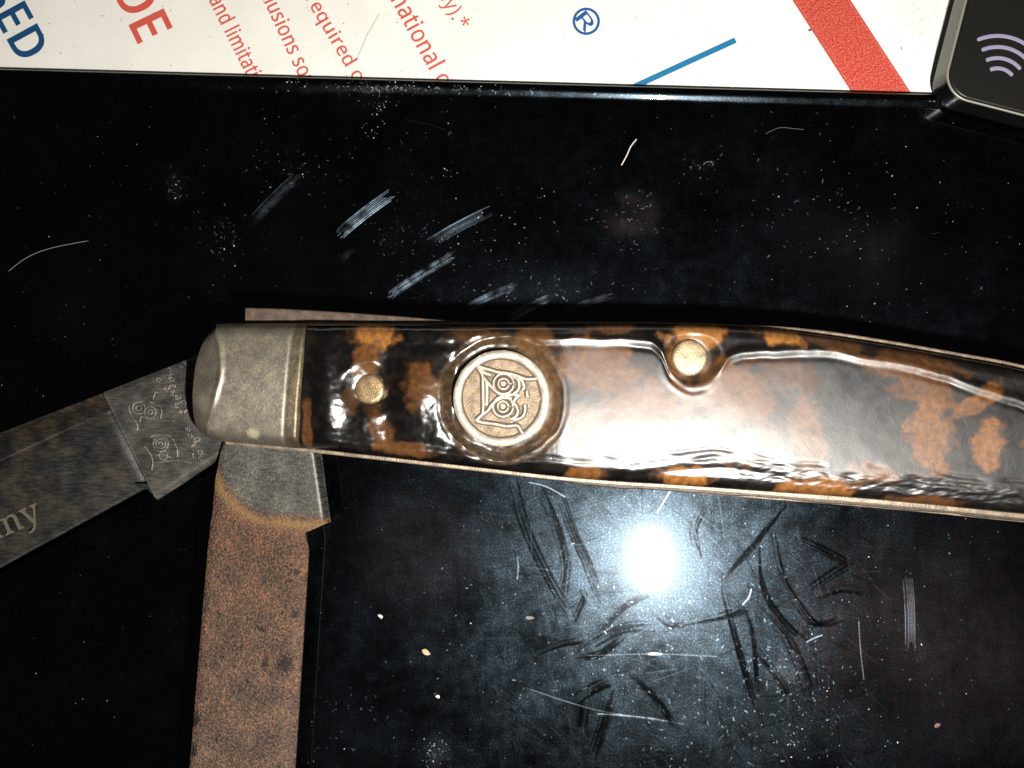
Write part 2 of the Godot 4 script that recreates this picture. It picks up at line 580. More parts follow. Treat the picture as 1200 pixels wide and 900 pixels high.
	for s in [[738, 233, 14, 9, 0.5], [735, 262, 24, 12, 0.5], [760, 250, 12, 16, 0.4], [1130, 760, 130, 100, 0.4], [1000, 290, 70, 40, 0.25], [480, 650, 50, 60, 0.2], [90, 330, 40, 50, 0.12]]:
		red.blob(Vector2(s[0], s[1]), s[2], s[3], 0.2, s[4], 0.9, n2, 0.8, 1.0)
	var col := PackedByteArray()
	var orm := PackedByteArray()
	col.resize(w * h * 3); orm.resize(w * h * 3)
	for k in w * h:
		var hz := haze.d[k]
		var dt := dirt.d[k]
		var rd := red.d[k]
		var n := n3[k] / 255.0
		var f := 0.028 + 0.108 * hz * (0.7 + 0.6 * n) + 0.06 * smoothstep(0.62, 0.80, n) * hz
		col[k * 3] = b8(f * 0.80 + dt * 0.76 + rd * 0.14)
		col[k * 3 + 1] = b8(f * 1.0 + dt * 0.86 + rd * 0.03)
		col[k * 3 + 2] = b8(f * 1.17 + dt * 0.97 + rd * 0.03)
		orm[k * 3] = 255
		orm[k * 3 + 1] = b8(0.165 + 0.16 * hz + 0.3 * dt)
		orm[k * 3 + 2] = b8(clampf(1.0 - dt * 2.2 - rd * 0.5, 0.0, 1.0))
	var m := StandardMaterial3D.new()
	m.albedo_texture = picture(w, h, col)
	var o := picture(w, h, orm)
	m.roughness = 1.0
	m.roughness_texture = o
	m.roughness_texture_channel = BaseMaterial3D.TEXTURE_CHANNEL_GREEN
	m.metallic = 1.0
	m.metallic_texture = o
	m.metallic_texture_channel = BaseMaterial3D.TEXTURE_CHANNEL_BLUE
	m.clearcoat_enabled = true
	m.clearcoat = 0.6
	m.clearcoat_roughness = 0.035
	return m

# ---------------------------------------------------------------- the mailing box behind the panel
func letters(text: String, from: Vector2, to: Vector2, tall: float, face: String, bold: int, h: float, level: float, mat: Material, parent: Node, called: String) -> void:
	var f := SystemFont.new()
	f.font_names = PackedStringArray([face])
	var tm := TextMesh.new()
	tm.text = text
	var fv := FontVariation.new()
	fv.base_font = f
	fv.variation_embolden = bold / 1000.0
	tm.font = fv
	tm.font_size = 64
	tm.pixel_size = 0.001
	tm.depth = 0.004
	tm.curve_step = 1.0
	var box := tm.get_aabb()
	var a := spot(from.x, from.y, h, level)
	var b := spot(to.x, to.y, h, level)
	var x := (b - a).normalized()
	var y := Vector3.UP.cross(x)
	var kx := a.distance_to(b) / box.size.x
	var ky := tall * U / box.size.y
	var o := put(called, tm, mat, parent)
	var bs := Basis(x * kx, y * ky, Vector3.UP * 0.005)
	o.transform = Transform3D(bs, (a + b) * 0.5 - origin - bs * box.get_center())

func make_box() -> void:
	var h := -0.80
	var root := thing("mailing_box", "white cardboard mailing box printed in red and blue behind the black panel", "box", Vector3(0, -0.03, -0.07))
	var a: Array = []
	var b: Array = []
	for x in [-500.0, 600.0, 1700.0]:
		a.append(Vector2(x, -900.0 + x * 0.0272)); b.append(Vector2(x, rim_y(x) + 60.0))
	var rect := Rect2(0, 0, 1200, 300)
	put("carton", ruled(a, b, 200.0, [0.0, 0.002, 0.5, 0.998, 1.0], h, func(_x, _y, _s, t): return h if t > 0.001 and t < 0.999 else h - 0.15, -29.9, rect), carton_material(), root)
	var red := ink(Color(0.80, 0.33, 0.28))
	var blue := ink(Color(0.03, 0.32, 0.56))
	var hh := h + 0.012
	letters("USED", Vector2(-22, -50), Vector2(40, 64), 42, "Droid Sans", 650, hh, h, ink(Color(0.03, 0.27, 0.45)), root, "printed_word")
	letters("DE", Vector2(153, -18), Vector2(182, 42), 46, "Droid Sans", 650, hh, h, red, root, "printed_word")
	letters("and limitati", Vector2(253, -4), Vector2(299, 88), 20, "Droid Sans", 260, hh, h, red, root, "printed_word")
	letters("exclusions som", Vector2(304, -32), Vector2(367, 104), 20, "Droid Sans", 260, hh, h, red, root, "printed_word")
	letters("required o", Vector2(363, -4), Vector2(421, 94), 23, "Droid Sans", 260, hh, h, red, root, "printed_word")
	letters("international o", Vector2(440, -55), Vector2(524, 98), 23, "Droid Sans", 260, hh, h, red, root, "printed_word")
	letters("only).*", Vector2(509, -28), Vector2(542, 33), 25, "Droid Sans", 0, hh, h, red, root, "printed_word")
	letters("R", Vector2(680, 17), Vector2(693, 34), 17, "Droid Sans", 260, hh, h, blue, root, "printed_word")
	var m := Mb.new()
	flat_line(m, arc(Vector2(687, 25), 14.5, 0, TAU, 48), 1.6, hh, h)
	put("printed_ring", m.mesh(), blue, root)
	m = Mb.new()
	flat_line(m, [Vector2(690, 126), Vector2(862, 47)], 3.4, hh, h)
	put("printed_line", m.mesh(), ink(Color(0.02, 0.42, 0.60)), root)
	m = Mb.new()
	var pts := [Vector2(928 - 192, -300), Vector2(997 - 196, -300), Vector2(1067 + 34, 160), Vector2(995 + 36, 160)]
	var st := PackedVector3Array()
	for p in pts: st.append(spot(p.x, p.y, hh, h) - origin)
	m.flat_quad(st[0], st[1], st[2], st[3], Vector3.UP, Vector2(0, 0), Vector2(1, 0), Vector2(1, 6.4), Vector2(0, 6.4))
	put("printed_stripe", m.mesh(), stripe_material(), root)

func flat_line(m: Mb, pts: Array, half: float, h: float, level: float) -> void:
	var g := PackedVector3Array()
	var uvs := PackedVector2Array()
	for k in pts.size():
		var d: Vector2 = (pts[mini(k + 1, pts.size() - 1)] - pts[maxi(k - 1, 0)]).normalized()
		if k == 0 and pts[0].distance_to(pts[-1]) < 0.01: d = (pts[1] - pts[-2]).normalized()
		if k == pts.size() - 1 and pts[0].distance_to(pts[-1]) < 0.01: d = (pts[1] - pts[-2]).normalized()
		for s in [-1.0, 1.0]:
			var q: Vector2 = pts[k] + d.orthogonal() * half * s
			g.append(spot(q.x, q.y, h, level) - origin); uvs.append(Vector2(k, s))
	m.sheet(2, pts.size(), g, uvs, Vector3.UP)

func ink(c: Color) -> StandardMaterial3D:
	return paint(c, 0.55)

func carton_material() -> StandardMaterial3D:
	var w := 1536
	var h := 384
	var n1 := noise_map(w, h, 31, 0.01, 4)
	var n2 := noise_map(w, h, 32, 0.2, 3)
	var rect := Rect2(0, 0, 1200, 300)
	var marks := Layer.new(rect, 1.28, 0.0)
	var rng := RandomNumberGenerator.new()
	rng.seed = 9
	for k in 60:
		var p := Vector2(rng.randfn(1075, 14), rng.randfn(28, 16))
		marks.seg(p, p + Vector2(rng.randf_range(-5, 5), rng.randf_range(-5, 5)), 0.3, 0.5, 0.5, 0.6, rng.randf_range(0.1, 0.45))
	for k in 120:
		var p := Vector2(rng.randf_range(0, 1200), rng.randf_range(0, 110))
		marks.seg(p, p + Vector2(rng.randf_range(-1, 1), rng.randf_range(-1, 1)), 0.3, 0.6, 0.8, 0.6, rng.randf_range(0.1, 0.6))
	marks.stroke([Vector2(444, 16), Vector2(430, 40), Vector2(418, 68)], 0.3, 0.7, 0.6, 0.5)
	marks.seg(Vector2(948, 35), Vector2(950, 34), 1.2, 1.2, 1.0, 0.7, 0.9)
	marks.seg(Vector2(1056, 55), Vector2(1056, 57), 0.8, 1.0, 0.8, 0.7, 0.6)
	var col := PackedByteArray()
	col.resize(w * h * 3)
	for k in w * h:
		var f := 0.905 + (n1[k] - 128) / 255.0 * 0.03 + (n2[k] - 128) / 255.0 * 0.03 - marks.d[k] * 0.7
		col[k * 3] = b8(f); col[k * 3 + 1] = b8(f * 0.988); col[k * 3 + 2] = b8(f * 0.955)
	var m := paint(Color.WHITE, 0.6)
	m.albedo_texture = picture(w, h, col)
	return m

func stripe_material() -> StandardMaterial3D:
	var w := 192
	var n := noise_map(w, 192, 41, 0.15, 2)
	var n2 := noise_map(w, 192, 42, 0.05, 2)
	var col := PackedByteArray()
	col.resize(w * w * 3)
	for k in w * w:
		var x := (k % w) / float(w)
		var f := (n[k] - 128) / 255.0 * 0.8 + (n2[k] - 128) / 255.0 * 0.08
		if x < 0.035 or x > 0.965: f = -0.05
		elif x < 0.06 or x > 0.94: f += 0.1
		col[k * 3] = b8(0.72 + f * 0.35); col[k * 3 + 1] = b8(0.27 + f * 0.62); col[k * 3 + 2] = b8(0.21 + f * 0.6)
	var m := paint(Color.WHITE, 0.6)
	m.albedo_texture = picture(w, w, col)
	return m

# ---------------------------------------------------------------- the card reader
func make_reader() -> void:
	var ang := deg_to_rad(14.5)
	var r := Vector2(cos(ang), sin(ang))
	var u := Vector2(sin(ang), -cos(ang))
	var level := 5.2
	var corner := Vector2(1104, 110)
	var c2 := plan(corner.x, corner.y, level)
	var side := 0.062
	var mid2 := c2 + (r + u) * side * 0.5
	var root := thing("card_reader", "square black card reader with a pale contactless symbol on the mailing box", "card reader", Vector3(mid2.x, 0.0004, mid2.y))
	var ring := func(inset: float, rad: float) -> Array:
		var out: Array = []
		var hs := side * 0.5 - inset * MM
		var rr := maxf(rad - inset, 0.3) * MM
		for q in 4:
			var cc := Vector2([1, -1, -1, 1][q], [1, 1, -1, -1][q]) * (hs - rr)
			for k in 13:
				var a := PI / 2 * (q + k / 12.0)
				var p := cc + Vector2(cos(a), sin(a)) * rr
				out.append(r * p.x - u * p.y)
		return out
	var loft := func(rings: Array, cap: bool, cap_low: bool) -> ArrayMesh:
		var m := Mb.new()
		var n := 0
		var g := PackedVector3Array()
		var uvs := PackedVector2Array()
		for e in rings:
			var rg: Array = ring.call(e[0], 3.0)
			n = rg.size() + 1
			for k in n:
				var p: Vector2 = rg[k % rg.size()]
				g.append(Vector3(p.x, e[1] * MM, p.y)); uvs.append(p * 20.0)
		var rows := rings.size()
		var b0 := 0
		for q in rows:
			for k in n:
				var p := g[q * n + k]
				var e0: Array = rings[maxi(q - 1, 0)]
				var e1: Array = rings[mini(q + 1, rows - 1)]
				var tan2 := Vector2(-(e1[0] - e0[0]), e1[1] - e0[1])
				var nn := Vector2(tan2.y, -tan2.x).normalized()
				var d := (g[q * n + (k + 1) % (n - 1)] - g[q * n + (k + n - 2) % (n - 1)])
				var out := Vector3(d.z, 0, -d.x).normalized()
				if out.dot(p) < 0: out = -out
				m.vert(p, out * nn.x + Vector3.UP * nn.y, uvs[q * n + k])
		for q in rows - 1:
			for k in n - 1:
				var a := b0 + q * n + k
				m.tri(a, a + 1, a + n + 1); m.tri(a, a + n + 1, a + n)
		for e in ([[rows - 1, Vector3.UP]] if cap else []) + ([[0, Vector3.DOWN]] if cap_low else []):
			var y: float = g[e[0] * n].y
			var c := m.vert(Vector3(0, y, 0), e[1], Vector2.ZERO)
			var f := m.v.size()
			for k in n: m.vert(g[e[0] * n + k], e[1], uvs[e[0] * n + k])
			for k in n - 1: m.tri(c, f + k, f + k + 1)
		return m.mesh()
	put("body", loft.call([[0.25, 0.0], [0.05, 0.2], [0.0, 0.5], [0.0, 4.35]], false, true), paint(Color(0.05, 0.05, 0.048), 0.2, 0.0, 0.28), root)
	var face := paint(Color(0.085, 0.082, 0.075), 0.35)
	put("face", loft.call([[0.17, 4.5], [0.22, 4.7], [0.4, 4.8]], true, false), face, root)
	put("trim", loft.call([[0.0, 4.35], [0.0, 4.5], [0.05, 4.6], [0.15, 4.62], [0.18, 4.5]], false, false), paint(Color(0.62, 0.60, 0.56), 0.35, 0.3), root)
	var c := Vector2(1169, 102)
	var up := atan2(u.y, u.x)
	for rad in [22.0, 34.0, 47.0, 60.0]:
		for dark in 1:
			var m := Mb.new()
			var line := arc(c, rad, up - deg_to_rad(38), up + deg_to_rad(38), 40)
			bead(m, line, level, 5.201, 0.43, 0.02, 4)
			put("symbol_arc", m.mesh(), paint(Color(0.54, 0.51, 0.61), 0.5), root)

# ---------------------------------------------------------------- the knife
var top_line: Array = [Vector2(340, 378), Vector2(500, 379), Vector2(640, 378), Vector2(740, 378), Vector2(820, 379), Vector2(890, 383), Vector2(960, 391), Vector2(1040, 403), Vector2(1120, 417), Vector2(1200, 432), Vector2(1290, 456), Vector2(1360, 486)]
var low_line: Array = [Vector2(340, 526), Vector2(420, 534), Vector2(500, 543), Vector2(580, 552), Vector2(650, 560), Vector2(720, 566), Vector2(800, 571), Vector2(900, 578), Vector2(1000, 585), Vector2(1100, 594), Vector2(1200, 604), Vector2(1290, 612), Vector2(1360, 612)]
var crease_top: Array = [Vector2(600, 398), Vector2(640, 396), Vector2(740, 396), Vector2(762, 399), Vector2(774, 411), Vector2(783, 432), Vector2(797, 445), Vector2(812, 449), Vector2(828, 445), Vector2(842, 431), Vector2(852, 415), Vector2(868, 408), Vector2(900, 407), Vector2(1000, 415), Vector2(1100, 436), Vector2(1200, 472), Vector2(1300, 520)]
var crease_low: Array = [Vector2(600, 541), Vector2(650, 545), Vector2(700, 550), Vector2(750, 549), Vector2(800, 544), Vector2(850, 543), Vector2(900, 549), Vector2(950, 560), Vector2(1000, 566), Vector2(1060, 566), Vector2(1120, 574), Vector2(1200, 582), Vector2(1300, 590)]
var wave: FastNoiseLite
var ripple: FastNoiseLite

func scale_height(x: float, y: float, _s: float, _t: float) -> float:
	var et := y - curve_at(top_line, x)
	var eb := curve_at(low_line, x) - y
	var e := minf(et, eb)
	e = minf(e, (1352.0 - x) * 0.7)
	var wd := 17.0
	var q := clampf(1.0 - e / wd, 0.0, 1.0)
	var h := 7.0 + 2.2 * pow(1.0 - pow(q, 2.3), 0.6)
	# the body is slightly domed from edge to edge
	var v := clampf(et / maxf(et + eb, 1.0), 0.0, 1.0) * 2.0 - 1.0
	h += 0.42 * (1.0 - v * v)
	var k := smoothstep(560.0, 660.0, x)
	if k > 0.0:
		# the worn flat, a shallow step above the wavy border
		var ct := curve_at(crease_top, x)
		var cb := curve_at(crease_low, x)
		var wob := 4.5 * ripple.get_noise_2d(x * 0.10, y * 0.05) + 0.6 * ripple.get_noise_2d(x * 0.4, y * 0.2)
		var a := smoothstep(-7.0, 4.0, y - ct + wob)
		var b := smoothstep(-7.0, 5.0, cb - y + wob * 0.8)
		var inside := a * b
		h += k * (0.30 * inside - 0.05)
		h += k * 0.20 * exp(-pow((y - ct + wob - 1.0) / 6.0, 2.0))
		h -= k * 0.12 * exp(-pow((y - ct + wob - 11.0) / 3.5, 2.0)) * clampf(0.7 + 1.2 * ripple.get_noise_2d(x * 0.13, 7.0), 0.0, 1.2)
		h -= k * 0.13 * exp(-pow((cb - y + wob - 6.0) / 4.0, 2.0)) * clampf(0.7 + 1.4 * ripple.get_noise_2d(x * 0.16, 70.0), 0.0, 1.3)
		h -= k * 0.08 * exp(-pow((cb - y + wob * 1.5 - 17.0) / 3.0, 2.0)) * clampf(3.0 * ripple.get_noise_2d(x * 0.12, 170.0), 0.0, 1.0)
	else:
		k = 0.0
	if k > 0.0:
		# flaking edges towards the right
		var far := smoothstep(820.0, 960.0, x)
		var lowband := smoothstep(-4.0, 3.0, y - curve_at(crease_low, x) + 10.0) * smoothstep(5.0, 12.0, eb)
		var topband := exp(-pow((y - curve_at(crease_top, x)) / 8.0, 2.0))
		h += k * (0.3 + 0.7 * far) * (lowband * 0.075 + topband * 0.02) * ripple.get_noise_2d(x * 0.42, y * 1.3)
	if x < 660.0:
		# the left part swells and dips round the pin
		var l := 1.0 - smoothstep(560.0, 660.0, x)
		h += l * 0.75 * exp(-pow((x - 495.0) / 24.0, 2.0) - pow((y - 458.0) / 42.0, 2.0))
		h += l * 0.65 * exp(-pow((x - 385.0) / 16.0, 2.0)) * (1.0 - v * v)
		h -= l * 0.40 * exp(-pow((x - 455.0) / 14.0, 2.0)) * smoothstep(1.0, 0.3, absf(v))
		h -= l * 0.40 * exp(-pow((x - 532.0) / 10.0, 2.0)) * smoothstep(1.0, 0.2, absf(v))
		h -= l * 0.12 * exp(-pow((y - 512.0 - (x - 430.0) * 0.12) / 6.0, 2.0))
		h -= l * 0.10 * exp(-pow((y - 408.0 + (x - 430.0) * 0.03) / 6.0, 2.0)) * smoothstep(440.0, 490.0, x)
	# bowls round the pins and the medallion
	var d1 := Vector2(x - 433.0, y - 456.0).length()
	h -= 0.55 * (1.0 - smoothstep(14.0, 33.0, d1)) - 0.06 * exp(-pow((d1 - 34.0) / 5.0, 2.0))
	var d2 := Vector2(x - 810.0, y - 422.0).length()
	h -= 0.55 * (1.0 - smoothstep(21.0, 36.0, d2)) - 0.05 * exp(-pow((d2 - 38.0) / 4.0, 2.0))
	var d3 := Vector2(x - 588.0, y - 467.0).length() + 3.0 * ripple.get_noise_2d(x * 0.25, y * 0.25)
	h -= 0.75 * (1.0 - smoothstep(59.0, 80.0, d3)) * smoothstep(0.0, 12.0, e)
	h += 0.20 * exp(-pow((d3 - 71.0) / 3.5, 2.0)) * smoothstep(0.0, 10.0, e)
	var soft := smoothstep(0.0, 14.0, e)
	h += soft * (lerpf(0.16, 0.03, k) * wave.get_noise_2d(x, y) + lerpf(0.045, 0.004, k) * ripple.get_noise_2d(x * 0.6, y * 0.6))
	return h

func make_knife() -> void:
	wave = FastNoiseLite.new(); wave.seed = 3; wave.frequency = 0.012; wave.fractal_octaves = 2
	ripple = FastNoiseLite.new(); ripple.seed = 8; ripple.frequency = 0.09; ripple.fractal_octaves = 2
	var at := spot(588, 467, 0)
	var root := thing("pocket_knife", "worn pocket knife with tortoiseshell handle and two tarnished blades open at the left", "pocket knife", at)
	var nickel := nickel_material()
	# the handle: two scales, two liners, a spring between them
	var a: Array = []
	var b: Array = []
	for x in range(352, 1356, 6):
		var top_x := x + 9.0 * (1.0 - smoothstep(352.0, 380.0, float(x)))
		var squeeze := maxf(0.0, 1.0 - (1352.0 - x) / 60.0)
		var mid := (curve_at(top_line, top_x) + curve_at(low_line, x)) * 0.5
		var pinch := sqrt(maxf(0.0, 1.0 - squeeze * squeeze))
		a.append(Vector2(top_x, lerpf(mid, curve_at(top_line, top_x), pinch)))
		b.append(Vector2(x, lerpf(mid, curve_at(low_line, x), pinch)))
	var ts: Array = []
	for k in 171: 
		var f := k / 170.0
		ts.append(f - 0.045 * sin(f * TAU) / 1.0)
	var rect := Rect2(340, 360, 1020, 260)
	var shell := scale_material(rect)
	put("handle_scale", ruled(a, b, 1.6, ts, 8.6, scale_height, 6.8, rect), shell, root, "mottled brown and amber handle scale with a worn shiny flat")
	var coarse: Array = []
	for k in range(0, a.size(), 4): coarse.append(k)
	if coarse[-1] != a.size() - 1: coarse.append(a.size() - 1)
	var la: Array = []
	var lb: Array = []
	for k in coarse: la.append(a[k]); lb.append(b[k])
	put("handle_scale", ruled(la, lb, 20.0, [0.0, 0.05, 0.12, 0.5, 0.88, 0.95, 1.0], 8.6, func(_x, _y, _s, _t): return 3.15, 0.0, rect), shell, root)
	# liners follow the handle from end to end and stand a little proud of it
	var lx: Array = []
	var ly: Array = []
	for x in range(262, 1350, 12):
		var grow := smoothstep(840.0, 980.0, float(x))
		lx.append(Vector2(x, (379.0 if x < 350 else curve_at(top_line, x)) - 1.0 - 4.0 * grow))
		ly.append(Vector2(x, (516.0 + (x - 238) * 0.092 if x < 350 else curve_at(low_line, x)) + 3.2 + 1.2 * grow))
	var side_metal := worn_metal(Color(0.50, 0.44, 0.37), 51, 0.42, 0.4)
	var dark_metal := worn_metal(Color(0.22, 0.18, 0.15), 52, 0.5, 0.4)
	var wobbly := FastNoiseLite.new()
	wobbly.seed = 77; wobbly.frequency = 0.02
	var lx2: Array = []
	var ly2: Array = []
	for k in lx.size():
		var n := wobbly.get_noise_1d(lx[k].x)
		lx2.append(lx[k] + Vector2(0, 0.5 + n)); ly2.append(ly[k] + Vector2(0, 3.6 * smoothstep(560.0, 760.0, lx[k].x) + n * 2.0))
	put("liner", ruled(lx, ly, 40.0, [0.0, 0.01, 0.5, 0.99, 1.0], 7.6, func(_x, _y, _s, t): return 6.79 if t > 0.005 and t < 0.995 else 6.66, 6.4, Rect2(0, 0, 300, 300)), side_metal, root, "thin pale metal liner showing along the edge of the handle")
	put("back_spring", ruled(lx2, ly2, 40.0, [0.0, 0.01, 0.5, 0.99, 1.0], 7.4, func(_x, _y, _s, t): return 6.38 if t > 0.005 and t < 0.995 else 6.2, 3.62, Rect2(0, 0, 300, 300)), dark_metal, root)
	var lx3: Array = []
	var ly3: Array = []
	for k in lx.size():
		lx3.append(lx[k] + Vector2(0, -0.5)); ly3.append(ly[k] + Vector2(0, 6.5 * smoothstep(620.0, 860.0, lx[k].x)))
	put("liner", ruled(lx3, ly3, 40.0, [0.0, 0.01, 0.5, 0.99, 1.0], 7.0, func(_x, _y, _s, t): return 3.6 if t > 0.005 and t < 0.995 else 3.5, 3.17, Rect2(0, 0, 300, 300)), side_metal, root)
	# the end of the second spring standing up behind the handle
	var sp := [Vector2(288, 361), Vector2(330, 362), Vector2(400, 366), Vector2(470, 371), Vector2(540, 377), Vector2(600, 380)]
	var sq: Array = []
	for p in sp: sq.append(Vector2(p.x, 392))
	put("spring_end", ruled(sp, sq, 8.0, [0.0, 0.06, 0.5, 1.0], 6.1, func(_x, _y, _s, t): return 6.35 if t > 0.03 else 6.2, 3.7, Rect2(280, 350, 120, 60)), worn_metal(Color(0.35, 0.29, 0.25), 55, 0.6, 0.2), root, "raised rusty end of a spring at the back of the handle")

	make_bolster(root, nickel)
	# pins
	var brass := worn_metal(Color(0.56, 0.47, 0.34), 61, 0.36, 0.55)
	put("rivet", lathe(433, 456, 9.0, dome(1.62, 9.36, 8.3), 40, 0.02, 4), brass, root)
	put("rivet", lathe(808, 419, 9.0, dome(1.95, 9.35, 8.3), 40, 0.03, 5), worn_metal(Color(0.60, 0.52, 0.40), 62, 0.4, 0.5), root)
	make_medallion(root)
	make_blades(root)

func dome(r: float, top: float, low: float) -> Array:
	var p: Array = [Vector2(0.0, top)]
	for k in 5: p.append(Vector2(r * 0.86 * (k + 1) / 5.0, top - 0.05 * pow((k + 1) / 5.0, 2.0)))
	p.append(Vector2(r * 0.95, top - 0.11)); p.append(Vector2(r * 0.995, top - 0.22)); p.append(Vector2(r, top - 0.36)); p.append(Vector2(r * 1.02, low))
	return p

func bolster_height(x: float, y: float, _s: float, _t: float) -> float:
	var up: float = 379.0
	var down := 515.5 + (x - 236.0) * 0.10
	var v := clampf((y - up) / (down - up), 0.0, 1.0) * 2.0 - 1.0
	var left := curve_at(bol_left, y)
	var ridge := curve_at(bol_ridge, y)
	var h := 9.05 + 0.75 * (1.0 - pow(absf(v), 2.2))
	var e := minf(y - up, down - y)
	h -= 1.5 * pow(clampf(1.0 - e / 16.0, 0.0, 1.0), 2.4)
	if x < ridge:
		var f := (ridge - x) / maxf(ridge - left, 1.0)
		h -= 0.75 * f + 0.45 * f * f
	h += 0.17 * exp(-pow((x - ridge) / 3.4, 2.0)) * smoothstep(388.0, 402.0, y) * smoothstep(492.0, 455.0, y)
	var right := 362.0 - (y - 378.0) * 0.08
	var r := right - x
	h -= 0.07 * exp(-pow((r - 18.0) / 1.8, 2.0))
	h -= 0.5 * pow(clampf(1.0 - r / 6.0, 0.0, 1.0), 2.0)
	h += 0.05 * wave.get_noise_2d(x * 1.3 + 900.0, y * 1.3) + 0.008 * ripple.get_noise_2d(x, y)
	return maxf(h, 6.85)

var bol_left: Array = [Vector2(378, 252), Vector2(390, 243), Vector2(405, 235), Vector2(425, 229), Vector2(450, 226), Vector2(475, 225), Vector2(495, 227), Vector2(508, 232), Vector2(517, 242)]
var bol_ridge: Array = [Vector2(378, 250), Vector2(390, 254), Vector2(405, 259), Vector2(420, 261), Vector2(440, 261), Vector2(460, 256), Vector2(480, 250), Vector2(500, 244), Vector2(517, 246)]

func make_bolster(root: Node, mat: Material) -> void:
	var a: Array = []
	var b: Array = []
	for k in 36:
		var y := 379.0 + 137.5 * k / 35.0
		var x := curve_at(bol_left, y)
		a.append(Vector2(x, y))
		b.append(Vector2(362.0 - (y - 378.0) * 0.08, 378.5 + (y - 379.0) * 148.0 / 137.5))
	var ts: Array = []
	for k in 91: ts.append(k / 90.0)
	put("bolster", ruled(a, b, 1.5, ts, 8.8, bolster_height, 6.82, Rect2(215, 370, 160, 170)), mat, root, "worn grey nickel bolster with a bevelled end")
	put("bolster", ruled(a, b, 30.0, [0.0, 0.1, 0.9, 1.0], 8.4, func(_x, _y, _s, _t): return 3.15, 0.0, Rect2(215, 370, 160, 170)), mat, root)

func make_medallion(root: Node) -> void:
	var c := Vector2(587.5, 466.7)
	var lv := 9.4
	var gold := worn_metal(Color(0.50, 0.43, 0.345), 71, 0.5, 0.35)
	var bright := worn_metal(Color(0.80, 0.76, 0.69), 72, 0.36, 0.4)
	var k := (D - lv * MM) / D * 0.1
	var med := put("medallion", lathe(c.x, c.y, lv, [Vector2(0, 9.42), Vector2(2.0, 9.42), Vector2(4.4, 9.42), Vector2(5.2, 9.42), Vector2(5.24, 8.2)], 96), gold, root, "round brass medallion with an owl head in relief")
	var rim_p: Array = []
	for j in 11:
		var a := PI - PI * j / 10.0
		rim_p.append(Vector2((51.6 + 4.8 * cos(a)) * k, 9.42 + 0.30 * sin(a)))
	rim_p.append(Vector2(56.8 * k, 8.2))
	put("rim", lathe(c.x, c.y, lv, rim_p, 128, 0.004, 9), bright, med)
	# owl lines, with flat brown beads painting in their shadow outline
	var m := Mb.new()
	var shade_beads := Mb.new()
	var z := func(pts: Array) -> Array:
		var out: Array = []
		for p in pts: out.append(Vector2(500.0 + p[0] / 6.0, 390.0 + p[1] / 6.0))
		return out
	var lines := [
		[[355, 235], [430, 255], [500, 275], [580, 285], [650, 306], [700, 324], [760, 322], [806, 312]],
		[[345, 615], [400, 630], [480, 640], [560, 655], [636, 652], [664, 690], [690, 724]],
		[[355, 235], [378, 272], [392, 310], [396, 440], [394, 560], [372, 590], [345, 615]],
		[[392, 305], [430, 350], [470, 395], [510, 425], [560, 440], [605, 432], [652, 440]],
		[[394, 572], [430, 545], [462, 500], [500, 470], [540, 455], [600, 462]],
		[[420, 340], [424, 420], [420, 512]],
		[[652, 440], [628, 458], [612, 486], [632, 520], [640, 556], [622, 590], [590, 606]],
		[[640, 310], [672, 340], [684, 384], [668, 402]],
		[[688, 500], [692, 540], [676, 584], [640, 606], [604, 612]],
		[[604, 300], [640, 330], [650, 372], [638, 405], [606, 430]],
		[[706, 402], [704, 425], [710, 452]],
		[[365, 246], [410, 282], [452, 296]],
	]
	for l in lines: bead(m, smooth_line(z.call(l), 6), lv, 9.40, 0.36, 0.26, 8)
	for l in lines: bead(shade_beads, smooth_line(z.call(l), 6), lv, 9.405, 0.74, 0.03, 6)
	for e in [[540, 358], [536, 518]]:
		var ec := Vector2(500.0 + e[0] / 6.0, 390.0 + e[1] / 6.0)
		bead(m, arc(ec, 11.8, 0, TAU, 48), lv, 9.40, 0.26, 0.2, 8)
		for rr in [11.8, 6.2]: bead(shade_beads, arc(ec, rr, 0, TAU, 48), lv, 9.405, 0.6, 0.03, 6)
		bead(m, arc(ec, 6.2, 0, TAU, 32), lv, 9.40, 0.24, 0.24, 8)
		bead(m, arc(ec, 1.3, 0, TAU, 16), lv, 9.41, 0.25, 0.13, 6)
	bead(shade_beads, arc(c, 47.2, 0, TAU, 96), lv, 9.405, 0.5, 0.03, 6)
	put("grime_and_shade", shade_beads.mesh(), paint(Color(0.26, 0.18, 0.115), 0.6), med)  # patina brown that also paints the shade beside the relief lines and rim
	put("owl_relief", m.mesh(), bright, med)

